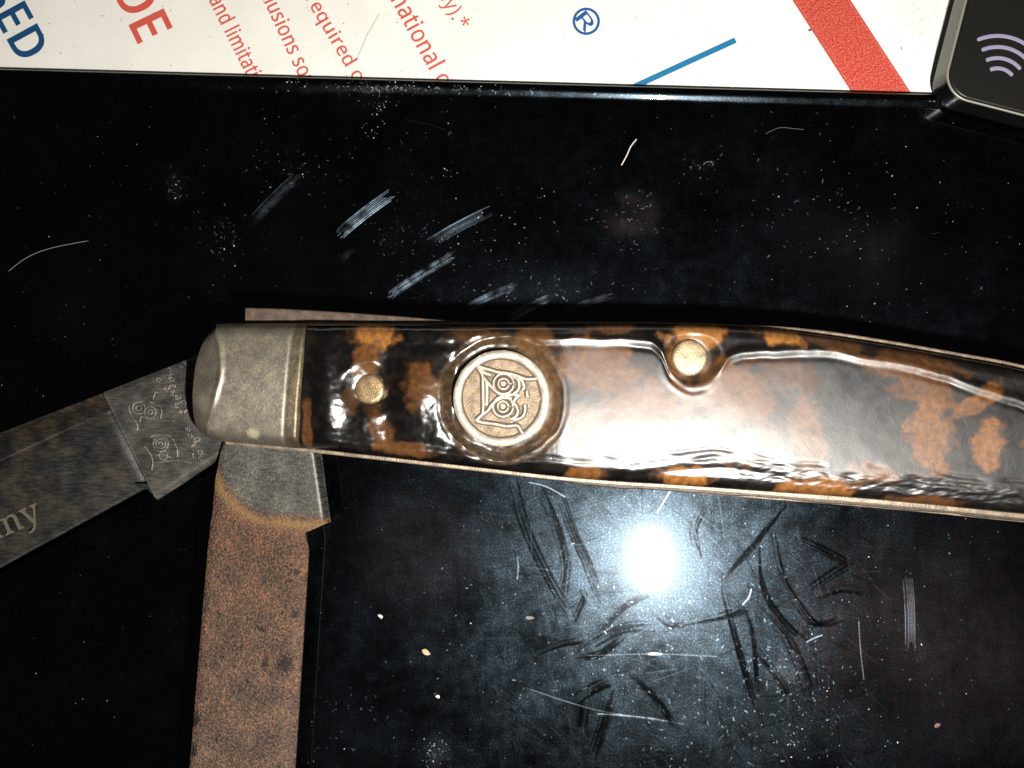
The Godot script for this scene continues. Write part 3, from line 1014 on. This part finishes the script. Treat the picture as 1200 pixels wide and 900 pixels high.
func make_blades(root: Node) -> void:
	var rect := Rect2(-20, 390, 330, 310)
	var steel := blade_material(rect)
	# main blade, pointing left: tang, then the ground blade, a shallow step lower
	var ta := [Vector2(310, 384), Vector2(228, 418), Vector2(121, 460)]
	var tb := [Vector2(318, 494), Vector2(262, 534), Vector2(184, 586)]
	var ts: Array = []
	for k in 61: ts.append(k / 60.0)
	var tang_h := func(x: float, y: float, _s: float, t: float) -> float:
		var h := 5.35
		h -= 0.35 * pow(clampf(1.0 - t / 0.05, 0.0, 1.0), 2.0) + 0.45 * pow(clampf((t - 0.94) / 0.06, 0.0, 1.0), 2.0)
		return h + 0.012 * ripple.get_noise_2d(x * 0.7, y * 0.7)
	var blade := put("blade", ruled([Vector2(120, 460.5), Vector2(0, 507), Vector2(-160, 572), Vector2(-300, 660), Vector2(-420, 800)], [Vector2(174, 570), Vector2(0, 665), Vector2(-160, 752), Vector2(-330, 812), Vector2(-430, 815)], 5.0, ts, 5.0,
		func(x: float, y: float, s: float, t: float) -> float:
			var h := 5.16
			h -= 0.45 * smoothstep(0.21, 0.0, t)
			h -= 0.06 * exp(-pow((t - 0.215) / 0.012, 2.0))
			h -= 0.85 * pow(clampf((t - 0.3) / 0.7, 0.0, 1.0), 1.7)
			h -= 0.25 * exp(-pow(s / 0.006, 2.0))
			return h + 0.01 * ripple.get_noise_2d(x * 0.7, y * 0.7), 3.9, rect), steel, root, "main blade, dark and stained, pointing left")
	put("tang", ruled(ta, tb, 4.0, ts, 5.0, tang_h, 3.7, rect), steel, blade)
	var kick := plate([Vector2(176, 566), Vector2(184, 585), Vector2(172, 573), Vector2(165, 575), Vector2(158, 566)], 5.0, 3.95, 5.02, 0.1, rect)
	put("kick", kick, steel, blade)
	letters("any", Vector2(-15, 631), Vector2(48, 603), 29, "Droid Serif", 200, 5.02, 5.0, paint(Color(0.33, 0.30, 0.25), 0.7), blade, "etched_word")
	# second blade, pointing towards the viewer
	var rect2 := Rect2(200, 490, 200, 440)
	var rust := rust_material(rect2)
	var us: Array = []
	for k in 49: us.append(k / 48.0)
	var tang2 := ruled([Vector2(268, 500), Vector2(258, 534), Vector2(253, 560), Vector2(250, 592)], [Vector2(370, 500), Vector2(375, 530), Vector2(380, 570), Vector2(386, 613)], 3.0, us, 6.0,
		func(x: float, y: float, _s: float, t: float) -> float:
			var edge := lerpf(367.0, 379.0, (y - 532.0) / 80.0)
			var h := 6.3
			if x > edge: h -= 1.5 * clampf((x - edge) / 8.0, 0.0, 1.0)
			h -= 0.2 * pow(clampf(1.0 - t / 0.05, 0.0, 1.0), 2.0)
			return h + 0.02 * ripple.get_noise_2d(x * 0.6, y * 0.6), 5.1, rect2)
	var b2 := put("blade", ruled([Vector2(250, 591), Vector2(247, 612), Vector2(243, 645), Vector2(222, 900), Vector2(207, 1080), Vector2(250, 1180)], [Vector2(386, 612), Vector2(357, 625), Vector2(361, 646), Vector2(345, 900), Vector2(336, 1060), Vector2(262, 1182)], 3.0, us, 6.0,
		func(x: float, y: float, s: float, t: float) -> float:
			var h := 6.24
			h -= 0.25 * pow(clampf(1.0 - t / 0.07, 0.0, 1.0), 2.0)
			h -= 0.5 * smoothstep(0.85, 1.0, t)
			h -= 0.08 * smoothstep(0.0, 0.03, s)
			return h + 0.05 * ripple.get_noise_2d(x * 1.2, y * 1.2) + 0.03 * wave.get_noise_2d(x * 4.0, y * 4.0), 5.15, rect2), rust, root, "small rusty blade pointing towards the viewer")
	put("tang", tang2, rust, b2, "grey tarnished tang with a rusty lower border")

# ---------------------------------------------------------------- materials of the knife
func scale_material(rect: Rect2) -> StandardMaterial3D:
	var sc := 1.9
	var amber := Layer.new(rect, sc, 0.0)
	var w := amber.w
	var h := amber.h
	var n1 := noise_map(w, h, 101, 0.018, 4)
	var n2 := noise_map(w, h, 102, 0.05, 4)
	var n3 := noise_map(w, h, 103, 0.4, 2)
	# [x, y, rx, ry, turn, strength]
	var patches := [
		[436, 392, 27, 17, 0.1, 0.95], [430, 425, 15, 26, 0.1, 0.6], [448, 503, 13, 26, -0.4, 0.5], [472, 526, 34, 9, 0.1, 0.55], [361, 500, 6, 34, 0.0, 0.5], [494, 452, 19, 31, 0.0, 0.55], [412, 470, 10, 16, 0.2, 0.35],
		[552, 390, 30, 14, 0.0, 0.38], [622, 398, 20, 24, 0.1, 0.55], [720, 384, 26, 9, 0.0, 0.6], [816, 391, 34, 19, 0.0, 1.0], [800, 425, 22, 22, 0.0, 0.6], [918, 394, 32, 13, 0.15, 0.95], [980, 402, 40, 10, 0.15, 0.5], [1075, 425, 60, 12, 0.2, 0.4],
		[688, 554, 24, 12, 0.0, 0.7], [802, 557, 32, 13, 0.0, 0.9], [955, 569, 45, 13, 0.05, 0.8], [1080, 588, 40, 8, 0.05, 0.5],
		[1080, 455, 40, 26, 0.3, 0.5], [1084, 508, 27, 46, -0.1, 0.66], [1040, 430, 40, 13, 0.2, 0.5], [1140, 470, 36, 12, -0.5, 0.62], [1152, 520, 19, 30, 0.0, 0.7], [1020, 553, 28, 13, 0.2, 0.55], [942, 510, 22, 52, -0.15, 0.55], [1215, 520, 20, 50, 0.1, 0.6],
		[700, 430, 54, 30, 0.3, 0.6], [760, 480, 60, 36, 0.0, 0.58], [860, 460, 50, 34, 0.5, 0.58], [690, 500, 36, 34, 0.0, 0.42], [880, 520, 50, 22, -0.3, 0.42], [920, 440, 36, 20, 0.3, 0.4], [640, 470, 16, 60, 0.0, 0.5], [1230, 520, 30, 40, 0.2, 0.6], [1300, 540, 24, 40, 0.0, 0.6],
	]
	for p in patches:
		amber.blob(Vector2(p[0], p[1]), p[2], p[3], p[4], p[5], 0.30, n1, 0.5, 0.95)
	# grime round the medallion, scratches on the flat
	var grime_and_shade := Layer.new(rect, sc, 0.0)
	var rng := RandomNumberGenerator.new()
	rng.seed = 21
	grime_and_shade.stroke(arc(Vector2(588, 467), 66, 0, TAU, 60), 9.0, 0.8, 6.0, 0.9)
	for s in [[600, 528, 18, 7, 0.9], [575, 530, 10, 5, 0.7], [433, 456, 23, 23, 0.5], [812, 424, 30, 28, 0.5], [640, 405, 10, 14, 0.7]]:
		grime_and_shade.blob(Vector2(s[0], s[1]), s[2], s[3], 0.0, s[4], 0.5, n2, 0.6, 0.9)
	var scr := Layer.new(rect, sc, 0.0)
	for k in 3600:
		var p := Vector2(rng.randf_range(640, 1340), rng.randf_range(395, 590))
		var a := rng.randfn(1.35, 0.4) if rng.randf() < 0.7 else rng.randf_range(0, PI)
		var l := 2.0 + 26.0 * pow(rng.randf(), 2.5)
		scr.seg(p, p + Vector2(cos(a), sin(a)) * l, 0.12, 0.2, 1.0, 0.4, rng.randf_range(0.04, 0.42))
	for k in 700:
		var p := Vector2(rng.randf_range(350, 660), rng.randf_range(385, 560))
		var a := rng.randfn(1.5, 0.6)
		scr.seg(p, p + Vector2(cos(a), sin(a)) * rng.randf_range(3, 16), 0.12, 0.2, 1.0, 0.4, rng.randf_range(0.05, 0.35))
	var col := PackedByteArray()
	var rough := PackedByteArray()
	var bump := PackedByteArray()
	col.resize(w * h * 3); rough.resize(w * h * 3)
	for y in h:
		for x in w:
			var k := y * w + x
			var px := rect.position.x + x / sc
			var py := rect.position.y + y / sc
			var v1 := n1[k] / 255.0
			var v2 := n2[k] / 255.0
			var v3 := n3[k] / 255.0
			var am := clampf(amber.d[k] * (0.75 + 0.5 * v2), 0.0, 1.0)
			var ground := 0.03 + 0.05 * smoothstep(0.45, 0.75, v1)
			var r := lerpf(ground * 1.1, 0.58, am) + 0.10 * (v3 - 0.5) * am
			var g := lerpf(ground * 0.85, 0.395, am * am * 0.15 + am * 0.82) + 0.05 * (v3 - 0.5) * am
			var b := lerpf(ground * 0.75, 0.17, am)
			var gr := grime_and_shade.d[k] * (0.35 + 0.65 * v2)
			r = lerpf(r, 0.38, gr); g = lerpf(g, 0.29, gr); b = lerpf(b, 0.19, gr)
			var s := scr.d[k]
			col[k * 3] = b8(r + s * 0.05); col[k * 3 + 1] = b8(g + s * 0.05); col[k * 3 + 2] = b8(b + s * 0.05)
			var flat := 0.0
			if px > 600.0:
				flat = smoothstep(-3.0, 6.0, py - crease_y(0, x, px)) * smoothstep(-3.0, 6.0, crease_y(1, x, px) - py) * smoothstep(650.0, 668.0, px)
			var rg := lerpf(0.18 + 0.09 * smoothstep(620.0, 700.0, px) + 0.06 * smoothstep(840.0, 960.0, px), 0.40 + 0.08 * (v1 - 0.5), flat) + 0.16 * s * (0.4 + 0.6 * flat) + 0.13 * gr + 0.22 * (v3 - 0.5) * flat
			rough[k * 3] = b8(rg); rough[k * 3 + 1] = b8(rg); rough[k * 3 + 2] = b8(rg)
	var m := paint(Color.WHITE, 1.0, 0.0, 0.80)
	m.albedo_texture = picture(w, h, col)
	m.roughness_texture = picture(w, h, rough)
	var hm := PackedByteArray()
	hm.resize(w * h)
	for k in w * h: hm[k] = b8(0.6 - 0.5 * scr.d[k] + 0.5 * (n3[k] / 255.0 - 0.5))
	m.heightmap_enabled = true
	m.heightmap_texture = picture(w, h, hm, Image.FORMAT_L8)
	m.heightmap_scale = 0.0015
	return m

var _crease := [{}, {}]
func crease_y(which: int, col: int, x: float) -> float:
	var d: Dictionary = _crease[which]
	if not d.has(col): d[col] = curve_at(crease_top if which == 0 else crease_low, x)
	return d[col]

func worn_metal(c: Color, seed_: int, rough: float, metal: float) -> StandardMaterial3D:
	var w := 256
	var n1 := noise_map(w, w, seed_, 0.03, 4)
	var n2 := noise_map(w, w, seed_ + 100, 0.25, 3)
	var col := PackedByteArray()
	var hm := PackedByteArray()
	col.resize(w * w * 3); hm.resize(w * w)
	for k in w * w:
		var f := 1.0 + (n1[k] - 128) / 255.0 * 0.55 + (n2[k] - 128) / 255.0 * 0.45
		col[k * 3] = b8(c.r * f); col[k * 3 + 1] = b8(c.g * (f * 0.95 + 0.05)); col[k * 3 + 2] = b8(c.b * (f * 0.85 + 0.15))
		hm[k] = n2[k]
	var m := paint(Color.WHITE, rough, metal)
	m.albedo_texture = picture(w, w, col)
	m.heightmap_enabled = true
	m.heightmap_texture = picture(w, w, hm, Image.FORMAT_L8)
	m.heightmap_scale = 0.003
	m.uv1_triplanar = true
	m.uv1_scale = Vector3.ONE * 90.0
	return m

func nickel_material() -> StandardMaterial3D:
	var rect := Rect2(215, 370, 160, 170)
	var sc := 4.0
	var mark := Layer.new(rect, sc, 0.0)
	var w := mark.w
	var h := mark.h
	var n1 := noise_map(w, h, 201, 0.012, 4)
	var n2 := noise_map(w, h, 202, 0.05, 4)
	var n3 := noise_map(w, h, 203, 0.35, 2)
	var rng := RandomNumberGenerator.new()
	rng.seed = 31
	for k in 1500:
		var p := Vector2(rng.randf_range(220, 360), rng.randf_range(375, 535))
		var a := rng.randf_range(0, PI) if rng.randf() < 0.4 else rng.randfn(2.4, 0.5)
		mark.seg(p, p + Vector2(cos(a), sin(a)) * rng.randf_range(2, 14), 0.1, 0.16, 1.0 if rng.randf() < 0.7 else -1.0, 0.25, rng.randf_range(0.1, 0.5))
	mark.blob(Vector2(298, 508), 7, 6, 0.3, 1.8, 0.3, n2, 0.3)
	mark.blob(Vector2(239, 472), 12, 9, 0.3, 0.9, 0.3, n2, 0.5, 0.7)
	mark.blob(Vector2(318, 460), 14, 8, -0.4, 1.0, 0.6, n2, 0.8, 0.7)
	var col := PackedByteArray()
	var rg := PackedByteArray()
	var hm := PackedByteArray()
	col.resize(w * h * 3); rg.resize(w * h); hm.resize(w * h)
	for y in h:
		for x in w:
			var k := y * w + x
			var px := rect.position.x + x / sc
			var py := rect.position.y + y / sc
			var v1 := n1[k] / 255.0 - 0.5
			var v2 := n2[k] / 255.0 - 0.5
			var v3 := n3[k] / 255.0 - 0.5
			var f := 0.51 + 0.13 * v1 + 0.05 * v2 + 0.14 * v3 + 0.17 * mark.d[k]
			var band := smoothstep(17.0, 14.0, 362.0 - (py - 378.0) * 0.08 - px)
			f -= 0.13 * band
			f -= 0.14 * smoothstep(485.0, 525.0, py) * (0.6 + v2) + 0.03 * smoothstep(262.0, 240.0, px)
			var warm := 0.01 + 0.06 * band + 0.05 * maxf(v1, 0.0)
			col[k * 3] = b8(f * (1.0 + warm)); col[k * 3 + 1] = b8(f * 0.955); col[k * 3 + 2] = b8(f * (0.875 - warm * 1.6))
			rg[k] = b8(0.43 + 0.2 * v2 - 0.10 * mark.d[k])
			hm[k] = b8(0.5 + 0.12 * v2 + 0.2 * v3 - 0.3 * mark.d[k])
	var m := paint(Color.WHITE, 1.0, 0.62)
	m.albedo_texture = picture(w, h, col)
	m.roughness_texture = picture(w, h, rg, Image.FORMAT_L8)
	m.heightmap_enabled = true
	m.heightmap_texture = picture(w, h, hm, Image.FORMAT_L8)
	m.heightmap_scale = 0.004
	return m

func blade_material(rect: Rect2) -> StandardMaterial3D:
	var sc := 3.0
	var stamp := Layer.new(rect, sc, 0.0)
	var w := stamp.w
	var h := stamp.h
	var n1 := noise_map(w, h, 301, 0.01, 4)
	var n2 := streaks(w, h, 302, 0.09, 5, 1)
	var n3 := noise_map(w, h, 303, 0.22, 3)
	var rng := RandomNumberGenerator.new()
	rng.seed = 44
	var z := func(pts: Array) -> Array:
		var out: Array = []
		for p in pts: out.append(Vector2(100.0 + p[0] / 4.5, 400.0 + p[1] / 4.5))
		return smooth_line(out, 5)
	# two small owl heads struck into the tang, and the worn lettering beside the bolster
	for l in [[[315, 550], [350, 600], [358, 640], [352, 675]], [[475, 540], [488, 570], [488, 605]], [[350, 500], [400, 490], [450, 500], [478, 540]], [[370, 605], [400, 590], [430, 600], [450, 610]],
			[[232, 345], [245, 390], [275, 430], [278, 465]], [[385, 330], [405, 360], [400, 405]], [[250, 330], [300, 315], [350, 320], [385, 335]], [[290, 420], [300, 395], [330, 405], [380, 400]],
			[[370, 640], [440, 630], [500, 625], [560, 640]], [[410, 412], [470, 420]], [[360, 300], [372, 268], [382, 272]]]:
		stamp.stroke(z.call(l), 0.55, 1.0, 0.6, 0.9)
	for e in [[400, 538, 40], [400, 538, 26], [400, 538, 10], [415, 600, 22], [285, 350, 32], [285, 350, 15], [345, 372, 30], [345, 372, 12]]:
		stamp.stroke(arc(Vector2(100 + e[0] / 4.5, 400 + e[1] / 4.5), e[2] / 4.5, 0, TAU, 24), 0.45, 1.0, 0.6, 0.75)
	var marks := [[395, 205], [430, 245], [465, 235], [460, 275], [490, 295], [485, 335], [515, 330], [505, 370], [535, 375], [540, 460], [560, 490], [575, 540], [590, 520], [570, 600], [610, 580], [605, 610], [520, 110], [500, 125], [440, 150], [455, 190]]
	for q in marks:
		var c := Vector2(100 + q[0] / 4.5, 400 + q[1] / 4.5)
		for j in 3:
			var a := rng.randf_range(0, TAU)
			var o := Vector2(rng.randf_range(-3, 3), rng.randf_range(-3, 3))
			if rng.randf() < 0.5: stamp.stroke(arc(c + o * 0.5, rng.randf_range(1.6, 3.0), a, a + rng.randf_range(2.5, 4.5), 8), 0.5, 1.0, 0.5, rng.randf_range(0.5, 0.9))
			else: stamp.seg(c + o, c - o, 0.5, 0.5, 1.0, 0.5, rng.randf_range(0.5, 0.9))
	var scr := Layer.new(rect, sc, 0.0)
	for k in 500:
		var p := Vector2(rng.randf_range(-20, 290), rng.randf_range(400, 690))
		var a := rng.randfn(-0.4, 0.5)
		scr.seg(p, p + Vector2(cos(a), sin(a)) * rng.randf_range(4, 26), 0.12, 0.18, 1.0, 0.3, rng.randf_range(0.05, 0.4))
	var lines := Layer.new(rect, sc, 0.0)
	lines.stroke([Vector2(-20, 548), Vector2(0, 540), Vector2(60, 512), Vector2(112, 488)], 0.5, 1.0, 0.8, 0.7)
	lines.stroke([Vector2(-20, 676), Vector2(0, 663), Vector2(80, 619), Vector2(163, 573)], 0.8, 1.0, 1.0, 0.5)
	lines.stroke([Vector2(124, 461), Vector2(178, 572)], 0.4, 1.0, 0.6, 0.5)
	lines.stroke([Vector2(124, 460), Vector2(230, 418)], 0.6, 1.0, 1.0, 0.5)
	lines.stroke([Vector2(184, 583), Vector2(225, 560), Vector2(258, 537)], 0.5, 1.0, 0.8, 0.6)
	var col := PackedByteArray()
	var hm := PackedByteArray()
	var rg := PackedByteArray()
	col.resize(w * h * 3); hm.resize(w * h); rg.resize(w * h)
	for y in h:
		for x in w:
			var k := y * w + x
			var px := rect.position.x + x / sc
			var py := rect.position.y + y / sc
			var v1 := n1[k] / 255.0 - 0.5
			var v2 := n2[k] / 255.0 - 0.5
			var v3 := n3[k] / 255.0 - 0.5
			# past the step the blade is darker, with brown stains
			var on_tang := smoothstep(-1.5, 1.5, (px - 121.0) - (py - 460.0) * 0.49)
			var f := lerpf(0.135, 0.24, on_tang) + 0.18 * v1 + 0.06 * v2 + 0.17 * v3
			var brown := clampf(0.10 + 0.9 * v1 + 0.25 * v2 + 0.3 * v3, 0.0, 1.0) * lerpf(1.0, 0.35, on_tang)
			var spine := py - (507.0 - px * 0.39)
			brown = clampf(brown + 0.5 * smoothstep(30.0, 10.0, spine) * (1.0 - on_tang) * (0.6 + 2.0 * v2), 0.0, 1.0)
			f += 0.32 * stamp.d[k] * (0.5 + v2) + 0.07 * scr.d[k] + 0.16 * lines.d[k]
			col[k * 3] = b8(f * (1.0 + 0.22 * brown)); col[k * 3 + 1] = b8(f * (0.97 - 0.02 * brown)); col[k * 3 + 2] = b8(f * (0.93 - 0.30 * brown))
			hm[k] = b8(0.5 + 0.08 * v2 + 0.2 * v3 + 0.4 * stamp.d[k] - 0.12 * scr.d[k])
			rg[k] = b8(0.48 + 0.3 * v2 + 0.15 * v3)
	var m := paint(Color.WHITE, 1.0, 0.35)
	m.albedo_texture = picture(w, h, col)
	m.roughness_texture = picture(w, h, rg, Image.FORMAT_L8)
	m.heightmap_enabled = true
	m.heightmap_texture = picture(w, h, hm, Image.FORMAT_L8)
	m.heightmap_scale = 0.012
	return m

func rust_material(rect: Rect2) -> StandardMaterial3D:
	var sc := 3.0
	var pit := Layer.new(rect, sc, 0.0)
	var w := pit.w
	var h := pit.h
	var n1 := noise_map(w, h, 401, 0.008, 4)
	var n2 := noise_map(w, h, 402, 0.045, 4)
	var n3 := noise_map(w, h, 403, 0.10, 3)
	var n5 := noise_map(w, h, 406, 0.11, 1, FastNoiseLite.TYPE_CELLULAR)
	var s2 := streaks(w, h, 405, 0.09, 5, 1)
	var n4 := noise_map(w, h, 404, 0.45, 2)
	var rng := RandomNumberGenerator.new()
	rng.seed = 51
	for k in 160:
		var p := Vector2(rng.randfn(330, 18), rng.randf_range(640, 930)) if rng.randf() < 0.5 else Vector2(rng.randf_range(225, 355), rng.randf_range(640, 930))
		pit.seg(p, p + Vector2(rng.randf_range(-2, 2), rng.randf_range(-2, 2)), 0.5, 0.7, 1.0, 0.6, rng.randf_range(0.2, 0.8))
	for q in [[310, 777, 3, 7], [334, 778, 7, 9], [306, 737, 6, 2], [345, 720, 3, 4], [228, 844, 5, 8], [226, 880, 4, 6], [347, 670, 3, 3]]:
		pit.blob(Vector2(q[0], q[1]), q[2], q[3], 0.3, 1.0, 0.5, n3, 0.9, 0.85)
	var col := PackedByteArray()
	var hm := PackedByteArray()
	col.resize(w * h * 3); hm.resize(w * h)
	for y in h:
		for x in w:
			var k := y * w + x
			var px := rect.position.x + x / sc
			var py := rect.position.y + y / sc
			var v1 := n1[k] / 255.0 - 0.5
			var v2 := n2[k] / 255.0 - 0.5
			var v3 := n3[k] / 255.0 - 0.5
			var v4 := n4[k] / 255.0 - 0.5
			# rust
			var f := 0.30 + 0.15 * (n5[k] / 255.0 - 0.5) + 0.12 * v1 + 0.14 * v2 + 0.27 * v3 + 0.10 * v4
			var red := clampf(0.55 - (py - 620.0) / 420.0 + 0.6 * v1 + 0.9 * v2, 0.0, 1.0)
			var r := f * (1.04 + 0.11 * red)
			var g := f * (0.81 - 0.04 * red)
			var b := f * (0.66 - 0.11 * red)
			# the clean grey tang, bounded by a curved line
			var dx := (px - 330.0) / 76.0
			var dy := (py - 530.0) / 76.0
			var q := sqrt(dx * dx + dy * dy)
			if px > 330.0: q = absf(dy) * (1.0 - 0.06 * dx)
			var tang := 1.0 - smoothstep(0.88, 1.04, q + 0.09 * v2)
			var tan_band := exp(-pow((q - 1.09 + 0.08 * v2) / 0.085, 2.0))
			r = lerpf(r, 0.50, tan_band * 0.7); g = lerpf(g, 0.39, tan_band * 0.7); b = lerpf(b, 0.25, tan_band * 0.7)
			var side := smoothstep(-1.0, 1.5, px - lerpf(367.0, 379.0, (py - 532.0) / 80.0))
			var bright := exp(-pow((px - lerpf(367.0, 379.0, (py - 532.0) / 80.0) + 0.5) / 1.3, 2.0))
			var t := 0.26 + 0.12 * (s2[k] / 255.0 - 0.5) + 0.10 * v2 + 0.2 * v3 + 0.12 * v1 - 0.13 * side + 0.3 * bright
			r = lerpf(r, t * 1.02, tang); g = lerpf(g, t * 1.0, tang); b = lerpf(b, t * 0.92, tang)
			var p := pit.d[k] * (1.0 - tang)
			r *= 1.0 - 0.7 * p; g *= 1.0 - 0.7 * p; b *= 1.0 - 0.65 * p
			col[k * 3] = b8(r); col[k * 3 + 1] = b8(g); col[k * 3 + 2] = b8(b)
			hm[k] = b8(0.5 + 0.3 * (n5[k] / 255.0 - 0.5) * (1.0 - tang) + (0.6 * v3 + 0.35 * v4) * (1.0 - 0.7 * tang) + 0.15 * v2 - 0.4 * p)
	var m := paint(Color.WHITE, 0.7, 0.0, 0.4)
	m.albedo_texture = picture(w, h, col)
	m.heightmap_enabled = true
	m.heightmap_texture = picture(w, h, hm, Image.FORMAT_L8)
	m.heightmap_scale = 0.02
	return m

# ---------------------------------------------------------------- dust, lint and crumbs
func flake(seed_: int, flat: float) -> ArrayMesh:
	var rng := RandomNumberGenerator.new()
	rng.seed = seed_
	var sp := SphereMesh.new()
	sp.radius = 1.0; sp.height = 2.0; sp.radial_segments = 7; sp.rings = 4
	var arr := sp.get_mesh_arrays()
	var v: PackedVector3Array = arr[Mesh.ARRAY_VERTEX]
	var nz := FastNoiseLite.new()
	nz.seed = seed_; nz.frequency = 0.9
	for k in v.size():
		var f := 1.0 + 0.75 * nz.get_noise_3dv(v[k])
		v[k] = Vector3(v[k].x * f, (v[k].y * f * 0.5 + 0.5) * flat, v[k].z * f)
	arr[Mesh.ARRAY_VERTEX] = v
	var st := SurfaceTool.new()
	st.create_from_arrays(arr)
	st.generate_normals()
	return st.commit()

func make_dust() -> void:
	var rng := RandomNumberGenerator.new()
	rng.seed = 77
	var places: Array = []
	for k in 230: places.append([rng.randf_range(-40, 1240), rng.randf_range(125, 940), rng.randf_range(0.02, 0.055)])
	for c in [[470, 103, 70, 2, 60], [455, 104, 14, 3, 40], [350, 97, 8, 2, 14], [447, 110, 22, 8, 26], [445, 125, 8, 10, 16], [435, 153, 6, 6, 10], [525, 155, 3, 5, 6], [526, 203, 4, 7, 8], [205, 218, 3, 9, 8], [350, 192, 30, 14, 12], [262, 285, 10, 24, 10], [540, 280, 18, 8, 10], [642, 228, 4, 4, 4], [560, 290, 40, 30, 30], [1000, 190, 120, 60, 40], [970, 280, 60, 30, 20], [510, 880, 8, 10, 24], [960, 840, 60, 24, 50], [1070, 720, 40, 50, 30], [640, 700, 80, 80, 40], [840, 680, 90, 70, 40], [300, 870, 60, 30, 14]]:
		for k in c[4]: places.append([rng.randfn(c[0], c[2]), rng.randfn(c[1], c[3]), rng.randf_range(0.025, 0.085)])
	var mm := MultiMesh.new()
	mm.transform_format = MultiMesh.TRANSFORM_3D
	mm.use_colors = true
	mm.mesh = flake(5, 0.7)
	mm.instance_count = places.size()
	for k in places.size():
		var p: Array = places[k]
		var e: float = p[1] - rim_y(p[0])
		var lift: float = 0.3 * (1.0 - smoothstep(8.0, 18.5, e)) if e > 2.0 else -5.0
		if e <= 3.0: p[1] = rim_y(p[0]) + 10.0; lift = 0.29
		var s: float = p[2] * MM
		var bs := Basis(Vector3.UP, rng.randf_range(0, TAU)) * Basis.from_scale(Vector3(s * rng.randf_range(0.7, 1.8), s * 0.8, s))
		mm.set_instance_transform(k, Transform3D(bs, spot(p[0], p[1], lift, 0.0)))
		var g := 0.05 + 0.5 * pow(rng.randf(), 2.0)
		mm.set_instance_color(k, Color(g, g * rng.randf_range(0.9, 1.0), g * rng.randf_range(0.78, 1.0)))
	var o := MultiMeshInstance3D.new()
	o.name = numbered("dust")
	o.multimesh = mm
	var dm := paint(Color.WHITE, 0.8)
	dm.vertex_color_use_as_albedo = true
	o.material_override = dm
	add_child(o)
	tag(o, "fine pale dust scattered over the black panel", "", "", "stuff")

	var white := paint(Color(0.82, 0.78, 0.76), 0.5)
	fibre([Vector2(728, 194), Vector2(734, 183), Vector2(739, 172), Vector2(746, 163)], 0.075, white, "short thick white lint fibre on the black panel below the registered mark")
	fibre([Vector2(10, 318), Vector2(32, 302), Vector2(60, 291), Vector2(104, 282)], 0.035, paint(Color(0.5, 0.48, 0.45), 0.6), "thin curved grey lint fibre at the far left of the black panel")
	fibre([Vector2(897, 157), Vector2(913, 150), Vector2(930, 151), Vector2(942, 152)], 0.03, paint(Color(0.33, 0.31, 0.29), 0.6), "faint bent lint fibre near the rim, left of the card reader")
	fibre([Vector2(824, 193), Vector2(828, 190), Vector2(833, 190), Vector2(836, 194)], 0.035, paint(Color(0.42, 0.40, 0.38), 0.6), "tiny curled lint fibre above the second rivet")
	crumb(Vector2(499, 764), Vector3(0.55, 0.25, 0.36), paint(Color(0.70, 0.60, 0.47), 0.8), 12, -0.5, "tan crumb on the panel right of the rusty blade")
	crumb(Vector2(446, 722), Vector3(0.34, 0.2, 0.20), paint(Color(0.78, 0.76, 0.72), 0.8), 14, -0.7, "small white crumb just up and left of the tan crumb")
	crumb(Vector2(513, 816), Vector3(0.24, 0.18, 0.24), paint(Color(0.80, 0.79, 0.78), 0.8), 15, 0.0, "round white speck below the tan crumb")
	crumb(Vector2(620, 724), Vector3(0.55, 0.06, 0.2), paint(Color(0.45, 0.42, 0.41), 0.8), 16, 0.0, "flat grey flake at the left border of the flash glare")
	crumb(Vector2(767, 766), Vector3(0.9, 0.12, 0.22), paint(Color(0.80, 0.82, 0.84), 0.4), 17, 0.0, "bright oval speck right below the flash glare")
	crumb(Vector2(1098, 850), Vector3(0.4, 0.14, 0.26), paint(Color(0.36, 0.28, 0.26), 0.8), 18, 0.4, "dull brown flake near the lower right of the panel")

func fibre(line: Array, radius: float, mat: Material, label: String) -> void:
	var pts := PackedVector3Array()
	var sm := smooth_line(line, 6)
	var at := spot(line[0].x, line[0].y, 0)
	for k in sm.size():
		var lift := radius + 0.10 * sin(PI * k / (sm.size() - 1.0))
		pts.append(spot(sm[k].x, sm[k].y, lift, 0.0) - at)
	var o := put("lint_fibre", tube(pts, radius * MM), mat)
	o.position = at
	tag(o, label, "lint", "lint fibres on the black panel")

func crumb(p: Vector2, size: Vector3, mat: Material, seed_: int, turn: float, label: String) -> void:
	var o := put("crumb", flake(seed_, 1.0), mat)
	o.transform = Transform3D(Basis(Vector3.UP, turn) * Basis.from_scale(size * MM), spot(p.x, p.y, 0.0))
	tag(o, label, "crumb", "crumbs on the black panel")
